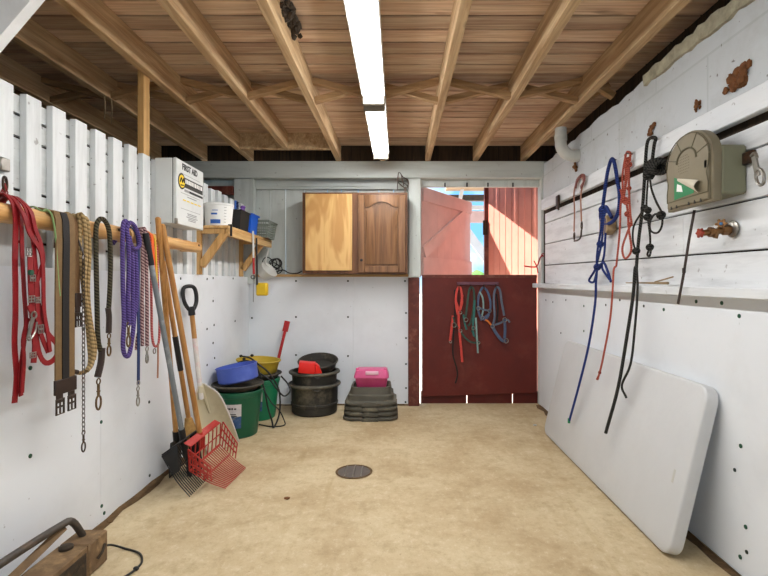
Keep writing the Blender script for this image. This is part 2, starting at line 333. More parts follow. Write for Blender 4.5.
# ------------------------------------------------------------------ mesh builder
def catmull(pts, sub=4, closed=False):
    pts = [V(p) for p in pts]
    if len(pts) < 3 or sub <= 1: return pts
    n = len(pts); out = []
    rng = range(n if closed else n-1)
    for i in rng:
        p1, p2 = pts[i], pts[(i+1) % n]
        p0 = pts[i-1] if (closed or i > 0) else p1*2-p2
        p3 = pts[(i+2) % n] if (closed or i+2 < n) else p2*2-p1
        for k in range(sub):
            t = k/sub
            out.append(0.5*((2*p1)+(p2-p0)*t+(2*p0-5*p1+4*p2-p3)*t*t+(3*p1-p0-3*p2+p3)*t**3))
    if not closed: out.append(pts[-1])
    return out
class MB:
    def __init__(s): s.bm = bmesh.new(); s.uv = s.bm.loops.layers.uv.new('UVMap')
    def face(s, vs):
        try: return s.bm.faces.new(vs)
        except ValueError: return None
    def hexa(s, c, bev=0.0, seg=1):
        """c: 8 corners, bottom ring 0-3 then top ring 4-7"""
        b = [s.bm.verts.new(V(p)) for p in c]
        fs = [s.face([b[i] for i in q]) for q in ((3, 2, 1, 0), (4, 5, 6, 7), (0, 1, 5, 4), (1, 2, 6, 5), (2, 3, 7, 6), (3, 0, 4, 7))]
        if bev:
            es = list({e for f in fs for e in f.edges})
            bmesh.ops.bevel(s.bm, geom=es, offset=bev, segments=seg, affect='EDGES', profile=0.5)
        return s
    def box(s, x0, x1, y0, y1, z0, z1, bev=0.0, seg=1):
        return s.hexa([(x0, y0, z0), (x1, y0, z0), (x1, y1, z0), (x0, y1, z0), (x0, y0, z1), (x1, y0, z1), (x1, y1, z1), (x0, y1, z1)], bev, seg)
    def bar(s, p0, p1, w, h, up=(0, 0, 1), bev=0.0):
        p0, p1 = V(p0), V(p1); d = (p1-p0).normalized(); a = d.cross(V(up)).normalized(); u = a.cross(d).normalized()
        a *= w/2; u *= h/2
        return s.hexa([p0-a-u, p0+a-u, p1+a-u, p1-a-u, p0-a+u, p0+a+u, p1+a+u, p1-a+u], bev)
    def loft(s, rings, closed_ring=True, cap0=True, cap1=True, us=None):
        vr = [[s.bm.verts.new(V(p)) for p in r] for r in rings]; n = len(vr[0])
        for i in range(len(vr)-1):
            for j in range(n if closed_ring else n-1):
                k = (j+1) % n
                f = s.face([vr[i][j], vr[i][k], vr[i+1][k], vr[i+1][j]])
                if f and us:
                    for l, (uu, vv) in zip(f.loops, ((us[i], j/n), (us[i], (j+1)/n), (us[i+1], (j+1)/n), (us[i+1], j/n))): l[s.uv].uv = (uu, vv)
        if closed_ring and cap0: s.face(list(reversed(vr[0])))
        if closed_ring and cap1: s.face(vr[-1])
        return s
    def tube(s, pts, r, seg=8, sub=4, closed=False, taper=None):
        pts = catmull(pts, sub, closed); n = len(pts); rings = []; us = []; L = 0; a = None
        for i, p in enumerate(pts):
            t = (pts[(i+1) % n]-pts[i-1]) if closed else (pts[min(i+1, n-1)]-pts[max(i-1, 0)])
            if t.length < 1e-9: t = V((0, 0, 1))
            t.normalize()
            if a is None:
                a = t.orthogonal().normalized()
            a = (a-t*a.dot(t))
            a = a.normalized() if a.length > 1e-6 else t.orthogonal().normalized()
            b = t.cross(a)
            rr = r if taper is None else r*(taper[0]+(taper[1]-taper[0])*i/(n-1))
            rings.append([p+(a*math.cos(2*math.pi*k/seg)+b*math.sin(2*math.pi*k/seg))*rr for k in range(seg)])
            if i: L += (pts[i]-pts[i-1]).length
            us.append(L)
        if closed: rings.append(rings[0]); us.append(L+(pts[0]-pts[-1]).length)
        return s.loft(rings, True, not closed, not closed, us)
    def strap(s, pts, w, t, normal, sub=4):
        pts = catmull(pts, sub); n = len(pts); rings = []; nn = V(normal).normalized(); pa = None
        for i, p in enumerate(pts):
            d = (pts[min(i+1, n-1)]-pts[max(i-1, 0)])
            if d.length < 1e-9: d = V((0, 0, -1))
            d.normalize(); nl = nn-d*nn.dot(d)
            if nl.length < 0.45 and pa is not None: a = (pa-d*pa.dot(d)).normalized()
            else:
                nl = nl.normalized() if nl.length > 0.05 else d.orthogonal().normalized(); a = d.cross(nl).normalized()
                if pa is not None and a.dot(pa) < 0: a = -a
            pa = a.copy(); b = a.cross(d)*(t/2); a = a*(w/2)
            rings.append([p-a-b, p+a-b, p+a+b, p-a+b])
        return s.loft(rings)
    def lathe(s, prof, c=(0, 0, 0), seg=32, mat=None, ell=1.0, caps=True):
        rings = []
        for r, z in prof:
            rings.append([(V((r*math.cos(2*math.pi*k/seg), r*ell*math.sin(2*math.pi*k/seg), z))) for k in range(seg)])
        T = Matrix.Translation(V(c)) @ (mat.to_4x4() if mat else Matrix.Identity(4))
        return s.loft([[T @ p for p in r] for r in rings], True, caps, caps)
    def patch(s, c, rfun, a0, a1, z0, z1, off=0.002, na=10, nz=4):
        rows = []
        for i in range(nz+1):
            z = z0+(z1-z0)*i/nz
            rows.append([V(c)+V(((rfun(z)+off)*math.cos(a0+(a1-a0)*k/na), (rfun(z)+off)*math.sin(a0+(a1-a0)*k/na), z)) for k in range(na+1)])
        return s.loft(rows, False)
    def ball(s, c, r, sc=(1, 1, 1), seg=10, jitter=0.0):
        m = Matrix.Translation(V(c)) @ Matrix.Diagonal((sc[0]*r, sc[1]*r, sc[2]*r, 1))
        g = bmesh.ops.create_uvsphere(s.bm, u_segments=seg, v_segments=max(5, seg*2//3), radius=1.0, matrix=m)
        if jitter:
            for v in g['verts']: v.co += V((random.uniform(-1, 1), random.uniform(-1, 1), random.uniform(-1, 1)))*jitter
        return s
    def torus(s, c, R, r, normal=(1, 0, 0), seg=18, rs=6, sc=1.0, up=None):
        nn = V(normal).normalized(); a = V(up).normalized() if up else nn.orthogonal().normalized(); b = nn.cross(a)
        return s.tube([V(c)+a*(R*sc*math.cos(2*math.pi*k/seg))+b*(R*math.sin(2*math.pi*k/seg)) for k in range(seg)], r, rs, 1, True)
    def disc(s, c, r, normal, t=0.003, seg=10):
        nn = V(normal).normalized(); return s.tube([V(c)-nn*t*0.5, V(c)+nn*t], r, seg, 1)
    def prism(s, pts, ext, bev=0.0):
        ext = V(ext); a = [s.bm.verts.new(V(p)) for p in pts]; b = [s.bm.verts.new(V(p)+ext) for p in pts]; n = len(a)
        fs = [s.face(list(reversed(a))), s.face(b)]+[s.face([a[i], a[(i+1) % n], b[(i+1) % n], b[i]]) for i in range(n)]
        if bev:
            es = list({e for f in fs[:2] if f for e in f.edges})
            bmesh.ops.bevel(s.bm, geom=es, offset=bev, segments=2, affect='EDGES', profile=0.6)
        return s
    def build(s, name, mat, parent=None, smooth=True, angle=38):
        bmesh.ops.recalc_face_normals(s.bm, faces=s.bm.faces)
        me = bpy.data.meshes.new(name); o = bpy.data.objects.new(name, me)
        vs = [v.co for v in s.bm.verts]
        if parent is not None: off = V(parent['_o'])
        else:
            lo = [min(v[i] for v in vs) for i in range(3)]; hi = [max(v[i] for v in vs) for i in range(3)]
            off = V(((lo[0]+hi[0])/2, (lo[1]+hi[1])/2, lo[2])); o.location = off
        for v in s.bm.verts: v.co -= off
        s.bm.to_mesh(me); s.bm.free()
        me.materials.append(mat if not isinstance(mat, str) else M[mat])
        if smooth:
            me.shade_smooth(); me.set_sharp_from_angle(angle=math.radians(angle))
        COL.objects.link(o); o['_o'] = tuple(off)
        if parent is not None: o.parent = parent
        return o
def tag(o, label, cat=None, group=None, kind=None):
    o['label'] = label
    if cat: o['category'] = cat
    if group: o['group'] = group
    if kind: o['kind'] = kind
    return o
def thing(name, label, cat, loc, group=None):
    o = bpy.data.objects.new(name, None); COL.objects.link(o); o.location = loc; o['_o'] = tuple(V(loc)); o.empty_display_size = 0.05
    return tag(o, label, cat, group)
def struct(mb, name, mat, label=None, parent=None, smooth=False):
    o = mb.build(name, mat, parent, smooth)
    if parent is None: o['kind'] = 'structure'
    if label and parent is None: tag(o, label, name.split('_')[0])
    return o
def text(body, size, origin, right, up, mat, parent, name='lettering', align='CENTER', ext=0.0006, bold=0.0):
    c = bpy.data.curves.new(name, 'FONT'); c.body = body; c.size = size; c.align_x = align; c.align_y = 'CENTER'; c.extrude = ext; c.offset = bold; c.resolution_u = 3
    t = bpy.data.objects.new('tmp_text', c); COL.objects.link(t)
    dg = bpy.context.evaluated_depsgraph_get(); me = bpy.data.meshes.new_from_object(t.evaluated_get(dg)); bpy.data.objects.remove(t)
    r, u = V(right).normalized(), V(up).normalized(); nn = r.cross(u)
    R = Matrix((r, u, nn)).transposed()
    for v in me.vertices: v.co = R @ v.co + V(origin) - V(parent['_o'])
    me.materials.clear(); me.materials.append(M[mat]); me.name = name
    o = bpy.data.objects.new(name, me); COL.objects.link(o); o.parent = parent; o['_o'] = parent['_o']
    return o

# ================================================================== THE SETTING
XL, XR, YB = -1.48, 1.40, 4.86
struct(MB().box(-3.5, 1.6, -1.1, 4.93, -0.06, 0.0), 'floor', 'floor', 'sandy tan concrete floor with stains and a round drain')
struct(MB().box(-14, 14, 4.931, 60, -0.08, -0.02), 'ground', 'ground', 'pale gravel yard outside the stable door')
# left wall: lower panel, horizontal backing boards, vertical battens
m = MB()
zb = [1.10, 1.37, 1.575, 1.785, 1.875, 1.958]
for z0, z1 in zip(zb[:-1], zb[1:]): m.box(-1.53, -1.513, 0.2, 4.88, z0+0.006, z1-0.006)
wl = struct(m, 'wall_left', 'backing', 'white board partition wall with vertical battens and plastic lower panel')
struct(MB().box(-1.56, -1.533, 0.2, 4.88, 1.0, 1.93), 'dark_backing', 'darkwood', None, wl)  # dark sheet behind the white boards colours the shade in their slits
Y = 1.958-0.1488*8
while Y < 4.78:
    dz = random.uniform(-0.008, 0.008)
    struct(MB().box(-1.513, -1.484, Y, Y+0.084, 1.2, 1.968+dz, 0.002), 'batten', 'batten', None, wl)
    Y += 0.1488
m = MB(); ys = [0.2, 1.22, 2.44, 3.55, 4.86]
for a, b in zip(ys[:-1], ys[1:]): m.box(-1.489, XL, a+0.001, b-0.001, 0.01, 1.268)
struct(m, 'lower_panel', 'panel', None, wl)
m = MB()
for px, py in ((30, 368), (30, 456), (101, 422), (101.5, 506), (104, 513)): m.disc(PX(px, py, XL), 0.009, (1, 0, 0))
struct(m, 'screw_cap', 'green_cap', None, wl)
m = MB()
for px, py in ((149, 402), (149.5, 475.5), (180.5, 278.5), (207, 279), (213, 278), (233, 278.5), (213, 301), (207, 329), (214, 325), (235, 321), (213, 343), (214.5, 358), (207, 365), (151, 300), (83, 329)): m.disc(PX(px, py, XL), 0.009, (1, 0, 0))
struct(m, 'screw_cap', 'black_cap', None, wl)
# back wall
m = MB(); x = -1.66; k = 0
while x < 0.16:
    w = (0.17, 0.21, 0.15, 0.19, 0.23, 0.14)[k % 6]
    m.box(x, min(x+w-0.006, 0.2), 4.94+0.004*(k % 2), 4.965, 1.2, 2.3); x += w; k += 1
m.box(-3.4, -1.66, 4.94, 4.965, 0.0, 2.3)
wb = struct(m, 'wall_back', 'bboards', 'grey white board back wall with plastic panel beneath')
struct(MB().box(-1.51, -0.44, YB, 4.90, 0.012, 1.27).box(-0.438, 0.10, YB, 4.90, 0.012, 1.27), 'lower_panel', 'panel', None, wb)
m = MB()
for px, py in ((252, 318), (296, 317), (348, 317), (406, 313), (252, 355), (296, 355), (348, 356), (406, 338), (406, 364), (406, 388), (405.5, 402), (296, 281), (348, 281), (405, 281)): m.disc(P(px, py, YB), 0.010, (0, -1, 0))
struct(m, 'screw_cap', 'black_cap', None, wb)
struct(MB().box(-1.40, 0.10, 4.80, 4.938, 1.272, 1.295, 0.003), 'panel_ledge', 'ledge', None, wb)
struct(MB().box(-3.4, 1.58, 4.78, 4.90, 2.235, 2.40, 0.006), 'top_beam', 'beamw', None, wb)
struct(MB().box(-1.66, 0.10, 4.90, 4.938, 2.15, 2.235).box(-1.1, -0.28, 4.89, 4.90, 2.175, 2.18), 'header_board', 'beamw', None, wb)
struct(MB().box(-1.615, -1.42, 4.82, 4.90, 1.2, 2.235, 0.004), 'corner_plank', 'bboards', None, wb)
struct(MB().box(-2.0, -1.62, 4.80, 4.85, 2.08, 2.16), 'red_brown_board', 'redpost', None, wb)
struct(MB().box(0.10, 0.225, 4.80, 4.92, 1.265, 2.235, 0.006), 'door_post', 'bboards', None, wb)
struct(MB().box(0.101, 0.212, 4.81, 4.92, 0.0, 1.264, 0.006), 'post_foot', 'redpost', None, wb)
struct(MB().box(0.225, 1.5, 4.87, 4.91, 2.165, 2.235, 0.004), 'door_header', 'bboards', None, wb)
struct(MB().box(1.402, 1.56, 4.80, 4.92, 0, 2.235, 0.004), 'door_jamb', 'bboards', None, wb)
struct(MB().box(-3.4, 1.58, 4.93, 4.96, 2.40, 2.62), 'eave_board', 'darkwood', None, wb)
m = MB()
for px in (445, 467, 488, 513): m.box(*(lambda p: (p.x-0.006, p.x+0.006))(P(px, 186, 4.86)), 4.858, 4.87, 2.165, 2.205)
struct(m, 'header_notch', 'ink', None, wb)
# right wall
def plank(m, x0, x1, ya, yb, z0a, z1a, z0b, z1b, bev=0.0):
    return m.hexa([(x0, ya, z0a), (x1, ya, z0a), (x1, yb, z0b), (x0, yb, z0b), (x0, ya, z1a), (x1, ya, z1a), (x1, yb, z1b), (x0, yb, z1b)], bev)
def zs(z, Y): return z-0.0165*(4.7-Y)
m = MB(); YA, YE = -1.0, 4.665
zl = [1.205, 1.378, 1.58, 1.778, 1.872]
for z0, z1 in zip(zl[:-1], zl[1:]):
    for a, b in (((YA, 2.4), (2.4, YE)) if z0 in (1.378, 1.778) else ((YA, 3.45), (3.45, YE))):
        plank(m, 1.40, 1.425, a+0.001, b-0.001, zs(z0, a)+0.004, zs(z1, a)-0.004, zs(z0, b)+0.004, zs(z1, b)-0.004, 0.003)
wr = struct(m, 'wall_right', 'rplank', 'white plank right wall with painted blocks above and plastic panel below')
struct(plank(MB(), 1.37, 1.41, YA, YE+0.02, zs(1.905, YA), zs(2.005, YA), zs(1.905, YE), zs(2.005, YE), 0.004), 'top_rail_board', 'rplank', None, wr)
struct(MB().box(1.428, 1.44, YA, 4.8, 1.1, 2.0), 'dark_gap', 'darkwood', None, wr)  # dark sheet stands in for the shadow strip under the top board
m = MB(); n = 60; rows = []
top = [2.37+random.uniform(-0.012, 0.012) for _ in range(n+1)]
m.loft([[(1.422, YA+(4.80-YA)*i/n, 1.93), (1.422, YA+(4.80-YA)*i/n, top[i]), (1.56, YA+(4.80-YA)*i/n, top[i]), (1.56, YA+(4.80-YA)*i/n, 1.93)] for i in range(n+1)])
struct(m, 'block_course', 'block', None, wr)
m = MB(); n = 34; rings = []
for i in range(n+1):
    y = 1.2+(2.80-1.2)*i/n; a, b, c = (random.uniform(-0.009, 0.009) for _ in range(3))
    rings.append([(1.405+a*0.5, y, 2.335+b), (1.40+a*0.5, y, 2.395+c), (1.50, y, 2.41), (1.50, y, 2.33)])
m.loft(rings)
struct(m, 'mortar_cap', 'mortar', None, wr)
struct(MB().box(1.56, 1.6, YA, 4.95, 0.0, 2.6), 'outer_board', 'darkwood', None, wr)
m = MB(); ys = [-1.0, 1.25, 4.86]
for a, b in zip(ys[:-1], ys[1:]): m.box(XR, 1.43, a+0.001, b-0.001, 0.012, 1.165)
struct(m, 'lower_panel', 'panel', None, wr)
struct(plank(MB(), 1.335, 1.43, YA, 4.87, zs(1.163, YA)+0.05, zs(1.205, YA)+0.05, 1.165, 1.207, 0.004), 'ledge', 'rplank', None, wr)
m = MB()
for px, py in ((664, 309.5), (696.5, 301.5), (722, 303), (739.5, 316), (741, 446), (740.5, 557), (746, 527), (584, 306), (584, 331)): m.disc(PX(px, py, XR), 0.009, (-1, 0, 0))
struct(m, 'screw_cap', 'green_cap', None, wr)
m = MB()
for px, py in ((546, 300), (553, 302), (566, 300), (606, 305), (620, 300), (561, 333), (747, 552), (735, 470), (644, 306)): m.disc(PX(px, py, XR), 0.008, (-1, 0, 0))
struct(m, 'screw_cap', 'black_cap', None, wr)
# dirt drifted along the foot of the walls: trims
def drift(pts, w, h, inward):
    m = MB(); rings = []
    for p in catmull(pts, 12):
        a = w*random.uniform(0.5, 1.2); b = h*random.uniform(0.5, 1.2)
        p = V(p); q = V(inward)
        rings.append([p, p+V((0, 0, b)), p+q*a*0.5+V((0, 0, b*0.5)), p+q*a+V((0, 0, 0.001))])
    return m.loft(rings)
struct(drift([(-1.48, 0.4, 0.0), (-1.48, 2.0, 0.0), (-1.48, 3.4, 0.0), (-1.48, 4.85, 0.0)], 0.045, 0.016, (1, 0, 0)), 'trim_1', 'grime', 'dark dirt drifted along the foot of the left panel wall')
struct(drift([(1.40, 0.4, 0.0), (1.40, 2.0, 0.0), (1.40, 3.4, 0.0), (1.40, 4.85, 0.0)], 0.05, 0.012, (-1, 0, 0)), 'trim_2', 'grime', 'dark dirt drifted along the foot of the right panel wall')
struct(drift([(-1.46, 4.86, 0.0), (-0.7, 4.86, 0.0), (0.0, 4.86, 0.0), (0.1, 4.86, 0.0)], 0.03, 0.012, (0, -1, 0)), 'trim_3', 'grime', 'dark dirt drifted along the foot of the back panel')
# ceiling: deck boards, joists, bridging, blocking
m = MB(); y = -1.12
while y < 4.9:
    m.box(-3.4, 1.58, y+0.008, y+0.132, 2.58, 2.605); y += 0.14
ce = struct(m, 'ceiling', 'deck', 'brown board ceiling on rough timber joists')
struct(MB().box(-3.4, 1.58, -1.1, 4.95, 2.607, 2.63), 'roof_felt', 'ink', None, ce)  # black sheet above the deck paints the shade in the board gaps
JX = [-3.31, -2.85, -2.39, -1.93, -1.467, -1.025, -0.594, -0.150, 0.298, 0.774, 1.249]
for i, x in enumerate(JX):
    y1 = 4.46 if i == 5 else 4.90
    struct(MB().box(x-0.026, x+0.026, -1.0, y1, 2.43 if y1 < 4.6 else 2.43, 2.579, 0.003), 'joist', 'joist', None, ce)
for i, (a, b) in enumerate(zip(JX[1:], JX[2:]+[1.46])):
    for yy, s in ((3.27, (i+1) % 2), (3.35, i % 2)):
        z0, z1 = ((2.452, 2.556) if s else (2.556, 2.452))
        struct(MB().bar((a+0.023, yy, z0), (b-0.023, yy, z1), 0.050, 0.036, (0, 0, 1)), 'bridging_strut', 'strut', None, ce)
struct(MB().box(-1.443, -0.618, 4.462, 4.51, 2.43, 2.579, 0.003), 'blocking_beam', 'joist', None, ce)
struct(MB().box(-1.535, -1.496, 2.885, 2.955, 1.94, 2.579, 0.003), 'trim_4', 'post', 'pale timber post rising from the batten wall to a joist')
m = MB(); a = PX(31, 0, -1.2); d = V((-0.65, 0, -0.76)).normalized(); nn = V((-0.76, 0, 0.65))
p0, p1 = V((-0.98, 1.6, 2.385)), V((-1.487, 1.6, 1.79))
m.prism([p0, p1, p1+nn*0.13, p0+nn*0.13], (0, 0.04, 0))
struct(m, 'trim_5', 'white', 'white painted diagonal knee brace under the ceiling corner')
# dark loft to the left of the partition
struct(MB().box(-3.5, -3.45, -1.1, 5.0, 0, 2.63), 'wall_loft', 'loft', 'dark board wall of the neighbouring bay')
struct(MB().box(-3.5, -0.6, -1.14, -1.1, 0, 2.63).box(0.6, 1.6, -1.14, -1.1, 0, 2.63).box(-0.599, 0.599, -1.14, -1.1, 2.1, 2.63), 'wall_front', 'bboards', 'unseen board wall with a doorway, added behind the viewer to block sky light')  # unseen wall added to keep bluish sky light out of the room
# lower door
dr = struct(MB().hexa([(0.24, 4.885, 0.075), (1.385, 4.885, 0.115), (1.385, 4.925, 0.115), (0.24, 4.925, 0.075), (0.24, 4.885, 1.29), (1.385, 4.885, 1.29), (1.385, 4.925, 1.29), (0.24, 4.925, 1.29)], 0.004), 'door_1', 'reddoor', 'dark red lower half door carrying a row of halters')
m = MB(); xs = [0.225, 0.695, 1.155, 1.42]
for a, b in zip(xs[:-1], xs[1:]): m.box(a+0.006, b-0.006, 4.935, 4.96, -0.03, 0.12)
struct(m, 'threshold_board', 'reddoor', None, dr)
struct(MB().box(0.24, 1.385, 4.88, 4.885, 1.262, 1.292, 0.001), 'top_edge_strip', 'redpost', None, dr)
# upper leaf, swung outward
h0, h1 = V((0.24, 4.95, 0)), V((0.865, 5.89, 0)); dd = (h1-h0).normalized(); nn = V((dd.y, -dd.x, 0)); L = 1.14
def leafpt(u, z, o=0.0): return h0+dd*u+nn*o+V((0, 0, z))
m = MB()
for k in range(7): m.hexa([leafpt(L*k/7+0.001, 1.285, -0.03), leafpt(L*(k+1)/7-0.001, 1.285, -0.03), leafpt(L*(k+1)/7-0.001, 1.285, 0), leafpt(L*k/7+0.001, 1.285, 0), leafpt(L*k/7+0.001, 2.18, -0.03), leafpt(L*(k+1)/7-0.001, 2.18, -0.03), leafpt(L*(k+1)/7-0.001, 2.18, 0), leafpt(L*k/7+0.001, 2.18, 0)])
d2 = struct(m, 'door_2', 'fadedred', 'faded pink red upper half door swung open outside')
def leafbox(name, u0, z0, u1, z1, mat='fadedred', t=0.022):
    struct(MB().hexa([leafpt(u0, z0, 0.001), leafpt(u1, z0, 0.001), leafpt(u1, z0, t), leafpt(u0, z0, t), leafpt(u0, z1, 0.001), leafpt(u1, z1, 0.001), leafpt(u1, z1, t), leafpt(u0, z1, t)], 0.002), name, mat, None, d2)
leafbox('door_rail', 0.0, 2.04, L, 2.18); leafbox('door_rail', 0, 1.29, L, 1.47)
m = MB(); a, b = leafpt(0.02, 1.52, 0.012), leafpt(0.98, 2.02, 0.012)
m.bar(a, b, 0.024, 0.12, V((-dd.x*0.5, -dd.y*0.5, 0.86))); struct(m, 'door_brace', 'fadedred', None, d2)
# red plank wall beyond the right jamb
a, b = V((1.50, 4.97, 0)), V((1.07, 5.80, 0)); dd = (b-a).normalized(); nn = V((dd.y, -dd.x, 0)); m = MB(); n = 9; L = (b-a).length
for k in range(n):
    u0, u1 = L*k/n+0.004, L*(k+1)/n-0.004
    pts = [a+dd*u0, a+dd*u1, a+dd*u1+nn*0.03, a+dd*u0+nn*0.03]
    m.hexa([V((p.x, p.y, -0.02)) for p in pts]+[V((p.x, p.y, 2.60)) for p in pts])
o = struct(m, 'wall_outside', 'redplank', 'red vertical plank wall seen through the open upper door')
pts = [a+nn*0.031, b+nn*0.031, b+nn*0.05, a+nn*0.05]
struct(MB().hexa([V((p.x, p.y, -0.02)) for p in pts]+[V((p.x, p.y, 2.60)) for p in pts]), 'backing', 'darkwood', None, o)
struct(MB().bar(V((1.05, 5.83, -0.02)), V((1.05, 5.83, 2.6)), 0.05, 0.05, (0, 1, 0)), 'end_post', 'redpost', None, o)
struct(MB().bar(V((1.03, 5.79, 1.78)), V((1.03, 5.79, 1.95)), 0.05, 0.03, (0, 1, 0)), 'door_latch', 'darkwood', None, o)
# porch roof outside
m = MB(); y = 4.97
while y < 7.45: m.box(0.72, 1.75, y, y+0.135, 2.62, 2.65); y += 0.14
po = struct(m, 'roof', 'deck', 'board porch roof outside the stable door')
struct(MB().box(0.72, 1.75, 7.46, 7.56, 2.47, 2.56), 'roof_beam', 'barmetal', None, po)
struct(MB().bar(P(459, 205, 7.4), P(463, 185, 7.4), 0.09, 0.05, (1, 0, 0)), 'roof_strut', 'white', None, po)
struct(MB().box(0.72, 1.75, 7.5, 7.54, 2.34, 2.405), 'fascia_board', 'white', None, po)
struct(MB().box(0.72, 1.75, 7.52, 7.54, 2.14, 2.32), 'lower_fascia', 'fadedred', None, po)
struct(MB().bar(P(462, 225, 7.5), P(492, 266, 7.5), 0.05, 0.13, (0.6, 0, 0.6)), 'roof_brace', 'white', None, po)
m = MB()
for k in range(70): m.ball((random.uniform(3.0, 13), 24+random.uniform(-0.6, 0.6), random.uniform(0.2, 1.3)), random.uniform(0.5, 0.8), (1, 1, 0.9), 8, 0.12)
tag(m.build('hedge', 'hedge'), 'green hedge far outside the open upper door', 'hedge', None, 'stuff')

# ================================================================== CEILING LIGHTS
def fixture(y0, y1, label):
    t = thing('strip_light', label, 'ceiling light', (-0.156, (y0+y1)/2, 2.43), 'strip lights in a line')
    MB().box(-0.232, -0.080, y0, y1, 2.396, 2.429, 0.004).build('housing', 'fixture', t)
    prof = [(-0.064+0.128*k/12, -0.052*math.sin(math.pi*k/12)**0.6) for k in range(13)]
    m = MB(); m.loft([[(-0.156+x, y, 2.40+z) for x, z in prof] for y in (y0+0.03, y1-0.03)]); m.build('diffuser', 'diffuser', t)
    for y in (y0, y1-0.03): MB().box(-0.226, -0.086, y, y+0.03, 2.340, 2.412, 0.004).build('end_cap', 'capgrey', t)
    area('tube_glow', (-0.156, (y0+y1)/2, 2.338), (0, 0, 0), 0.10, y1-y0-0.08, TUBE_POWER, (0.97, 0.99, 1.0))
fixture(3.22, 4.50, 'lit strip light farthest along the ceiling, nearest the door')
fixture(1.86, 3.14, 'lit strip light nearer the viewer, cut by the frame top')
fixture(0.52, 1.81, 'unseen strip light added overhead, out of frame, for more light')  # extra fixture out of view, added to light from the viewer's end

# ================================================================== LEFT WALL: rails and what hangs on them
LX = -1.355
def rail(y0, y1, z, label, ends):
    t = thing('round_rail', label, 'rail', (-1.40, (y0+y1)/2, z-0.036))
    m = MB(); n = 24
    m.tube([(-1.40, y0+(y1-y0)*i/n, z+0.002*math.sin(i*1.7)) for i in range(n+1)], 0.036, 16, 1)
    m.build('pole', 'rail', t)
    for y in ends: MB().box(-1.489, -1.432, y-0.03, y+0.03, z-0.03, z+0.03, 0.004).build('mount_block', 'post', t)
    for y in ends: MB().disc((-1.366, y, z+0.012), 0.008, (1, 0, 0.3), 0.004).build('bolt_hole', 'dark_leather', t)
rail(0.6, 2.46, 1.452, 'round pale wooden rail holding the red straps and girths', (0.9, 2.40))
rail(2.515, 3.41, 1.452, 'shorter round wooden rail under the first aid box', (2.56, 3.36))

def over(pts, back=0.30, x=LX, z=None):
    """a strand that comes up behind the rail, over it and down in front"""
    p = V(pts[0]); z = p.z if z is None else z
    return [V((-1.444, p.y, z-0.015)), V((-1.432, p.y, z+0.028)), V((-1.40, p.y, z+0.045)), V((-1.37, p.y, z+0.030))]+[V(q) for q in pts]
def q(lst, X=LX): return [PX(a, b, X) for a, b in lst]
RZ = 1.452
def snap(px, py0, py1, X, parent, mat='darksteel', s=1.0, name='snap_hook'):
    a, b = PX(px, py0, X), PX(px, py1, X); h = (a-b).length; m = MB()
    m.torus(a-V((0, 0, 0.014*s)), 0.012*s, 0.0028*s, (1, 0, 0), 14, 6)
    m.tube([a-V((0, 0, 0.026*s)), a-V((0, 0, 0.03*s+h*0.2)), a-V((0, 0, h*0.55))], 0.0055*s, 8, 2)
    c = a-V((0, 0, h*0.75)); w = h*0.11
    m.tube([c+V((0, 0, h*0.2)), c+V((0, w, h*0.1)), c+V((0, w, -h*0.12)), c+V((0, 0, -h*0.24)), c+V((0, -w, -h*0.12)), c+V((0, -w, h*0.1))], 0.004*s, 7, 4, True)
    m.ball(a-V((0, 0, 0.03*s+h*0.18)), 0.008*s, (1, 1, 0.7), 8)
    return m.build(name, mat, parent)
def buckle(c, w, h, parent, mat='steel', nrm=(1, 0, 0), r=0.0026, name='buckle'):
    c = V(c); nn = V(nrm); u = V((0, 0, 1)); a = nn.cross(u).normalized()*(w/2); u = u*(h/2); m = MB()
    m.tube([c-a-u, c+a-u, c+a+u, c-a+u], r, 6, 1, True)
    m.tube([c-a, c+a], r, 6, 1); m.tube([c+u, c-u*0.9], r*0.8, 6, 1)
    return m.build(name, mat, parent)

# red strap bundle
t = thing('strap_bundle', 'tangle of bright red nylon straps with buckles on the wooden rail', 'straps', (LX, 1.75, 1.0))
def red(pts, w=0.021, x=LX, lap=True, name='strap'):
    pp = q(pts, x)
    MB().strap(over(pp, 0.12, x, RZ+0.022) if lap else pp, w, 0.004, (1, 0.05, 0.05)).build(name, 'red_strap', t)
red([(15.5, 214), (15, 260), (15.5, 310), (14.5, 345), (16.5, 375), (14.5, 403)], 0.024, -1.350)
red([(20.5, 212), (22, 250), (24, 290), (26, 325), (23, 350), (20, 375), (21, 396)], 0.018, -1.345)
red([(27, 211), (32, 232), (35, 262), (38, 300), (46, 330), (57, 345), (55, 358), (46, 363), (39, 352), (36, 325), (38, 295), (35, 262)], 0.020, -1.34)
red([(31, 212), (35, 228), (41, 245), (43, 262), (39, 275), (36, 290), (40, 330), (48, 352)], 0.020, -1.335)
red([(24, 215), (29, 232), (40, 250), (43, 270), (44, 310), (48, 335), (50, 352)], 0.019, -1.33)
red([(30, 255), (31, 290), (33, 325), (35, 345), (33.5, 363)], 0.026, -1.325, False)
red([(29, 305), (32, 312), (37, 318), (42, 330)], 0.022, -1.32, False)
red([(28, 318), (23, 340), (24, 360), (22, 393)], 0.016, -1.335, False)
for px, py, w, h in ((29, 252, 0.024, 0.03), (33, 278, 0.022, 0.022), (31.5, 299, 0.028, 0.022), (38, 300, 0.022, 0.02), (41, 329, 0.024, 0.03), (33, 355, 0.028, 0.018)): buckle(PX(px, py, -1.315), w, h, t)
m = MB(); a = [PX(x, y, -1.312) for x, y in ((33, 318), (31, 326), (28, 338))]
m.tube(a, 0.006, 8, 3); m.torus(PX(34, 315, -1.312), 0.012, 0.003, (1, 0, 0)); m.tube([PX(x, y, -1.312) for x, y in ((37, 322), (35, 332), (30, 340), (27, 339))], 0.0035, 6, 3)
m.build('snap_hook', 'steel', t)
